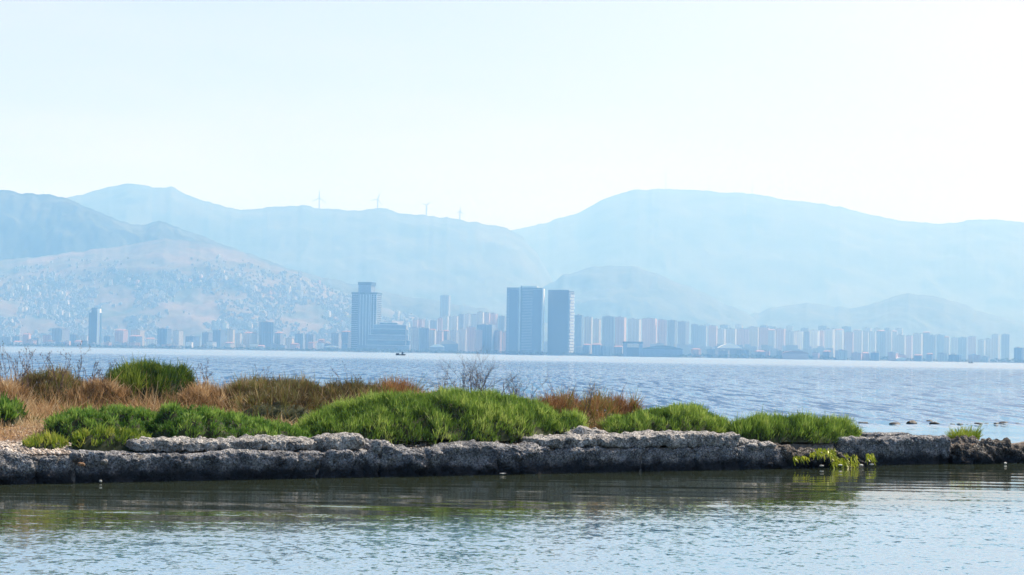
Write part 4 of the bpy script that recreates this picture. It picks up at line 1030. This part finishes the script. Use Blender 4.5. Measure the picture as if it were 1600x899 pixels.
# bare twiggy bushes and tall seed stalks --------------------------------------------------
def twig_bush(name, label, x, ybase, ytop, t, spread, n, seed, group=None, mat=None, leaf=0):
    R = random.Random(seed)
    X, Y = col(x, t); s_, t_ = to_st(X, Y); z = float(G(s_, t_)) - .02
    H = CAMZ - (ytop - hor(x)) / F * Y - z
    root = tag(empty(name, (X, Y, z)), label, 'plant', group)
    def grow(m_, p, d, L, r, lev):
        k = 3
        for i in range(k):
            q = p + d * (L / k); m_.tube(p, q, r, r * .8, 3); p = q; r *= .82
            d = (d + Vector((R.gauss(0, .16), R.gauss(0, .16), R.gauss(.06, .08)))).normalized()
            if lev < 3 and (i > 0 or lev > 0):
                for c in range(R.choice([1, 2])):
                    dd = (d + Vector((R.gauss(0, .55), R.gauss(0, .55), R.gauss(.1, .3)))).normalized()
                    grow(m_, p, dd, L * (R.uniform(.15, .35) if leaf else R.uniform(.35, .6)), r * .7, lev + 1)
        if lev >= 1 and leaf:
            m_.box(p.x - .004, p.x + .004, p.y - .004, p.y + .004, p.z - .010, p.z + .010)
    for i in range(n):
        m_ = MB()
        d = Vector((R.gauss(0, spread), R.gauss(0, spread), 1)).normalized()
        grow(m_, Vector((R.gauss(0, .05), R.gauss(0, .05), 0)), d, H * R.uniform(.72, .98), .007 if leaf else .010, 0 if leaf == 0 else 1)
        m_.build('branch', mat or MAT['twig'], root)
    return root
TG = 'bare twiggy plants standing against the bay'
twig_bush('twiggy_bush', 'bare dark twiggy bush standing up behind the middle of the largest bush', 735, 0, 577, 4.6, .45, 13, 1, TG)
twig_bush('twiggy_bush', 'smaller bare twiggy bush right beside the first, behind the largest bush', 765, 0, 590, 4.4, .5, 8, 2, TG)
twig_bush('twiggy_bush', 'sparse grey twigs above the right shoulder of the largest bush', 812, 0, 594, 3.9, .5, 6, 3, TG)
twig_bush('twiggy_bush', 'thin leaning twig above the rusty red bush', 908, 0, 605, 3.2, .35, 3, 4, TG)
twig_bush('twiggy_bush', 'low bare twigs left of the bare bush above the rusty tuft', 690, 0, 598, 4.4, .5, 4, 5, TG)
SG = 'tall thin seed stalks in the dry grass'
stalks = [(6, 550), (20, 546), (33, 552), (48, 562), (60, 556), (84, 556), (92, 548), (118, 556), (136, 566), (150, 560), (166, 572), (310, 572), (322, 578), (416, 580), (545, 583), (565, 588)]
for i, (x, y) in enumerate(stalks):
    where = ('%s from the left picture edge' % ordn(i)) if i < 11 else ['just right of the dark green rounded bush', 'second right of the dark green rounded bush', 'above the olive bush', 'above the brown olive bush', 'rightmost above the brown olive bush'][i - 11]
    twig_bush('seed_stalk_plant', 'tall thin dry seed stalks, plant ' + where, x, 0, y, 6.2 + (i * 37 % 10) / 6.0, .13, 3, 60 + i, SG, leaf=1)

# seaweed draped over the crumbling wall end: each hank its own
MAT['weed'] = leafmat('seaweed', [(0, (0.10, 0.16, 0.01)), (.5, (0.34, 0.42, 0.02)), (1, (0.62, 0.62, 0.10))], .3, .4)
for i, (x, yt, yb, lab) in enumerate([(1250, 706, 717, 'short yellow green seaweed hank at the left end of the draped weed'), (1284, 700, 714, 'flat spread of bright seaweed below the rightmost bush'),
                                     (1312, 708, 730, 'long hanging yellow green seaweed hank reaching the water'), (1334, 710, 731, 'narrow seaweed hank just right of the longest one'), (1360, 708, 719, 'seaweed string at the tip of the crumbling wall end')]):
    n = 240 if i in (1, 2) else (130 if i == 0 else 60)
    hw = (11, 20, 13, 5, 7)[i]
    xx = rng.uniform(x - hw, x + hw, n); ph = rng.uniform(0, 1, n)
    P = []
    for a, c in zip(xx, ph):
        t_ = .10 + .25 * (1 - c); X_, Y_ = col(a, t_ - .10 + .02)
        y_ = yt + (yb - yt) * c * .8; q = aty(a, y_, Y_ - .06); P.append(q)
    P = np.array(P)
    D = rng.normal(0, .25, (n, 3)) + np.array([.15, -.2, -.9])
    root = tag(empty('seaweed', (float(P[:, 0].mean()), float(P[:, 1].mean()), float(P[:, 2].min()))), lab, 'seaweed', 'seaweed on the crumbling wall end')
    blades(P, D, rng.uniform(.05, .13, n), .016, .5, None, 'frond', MAT['weed'], root)
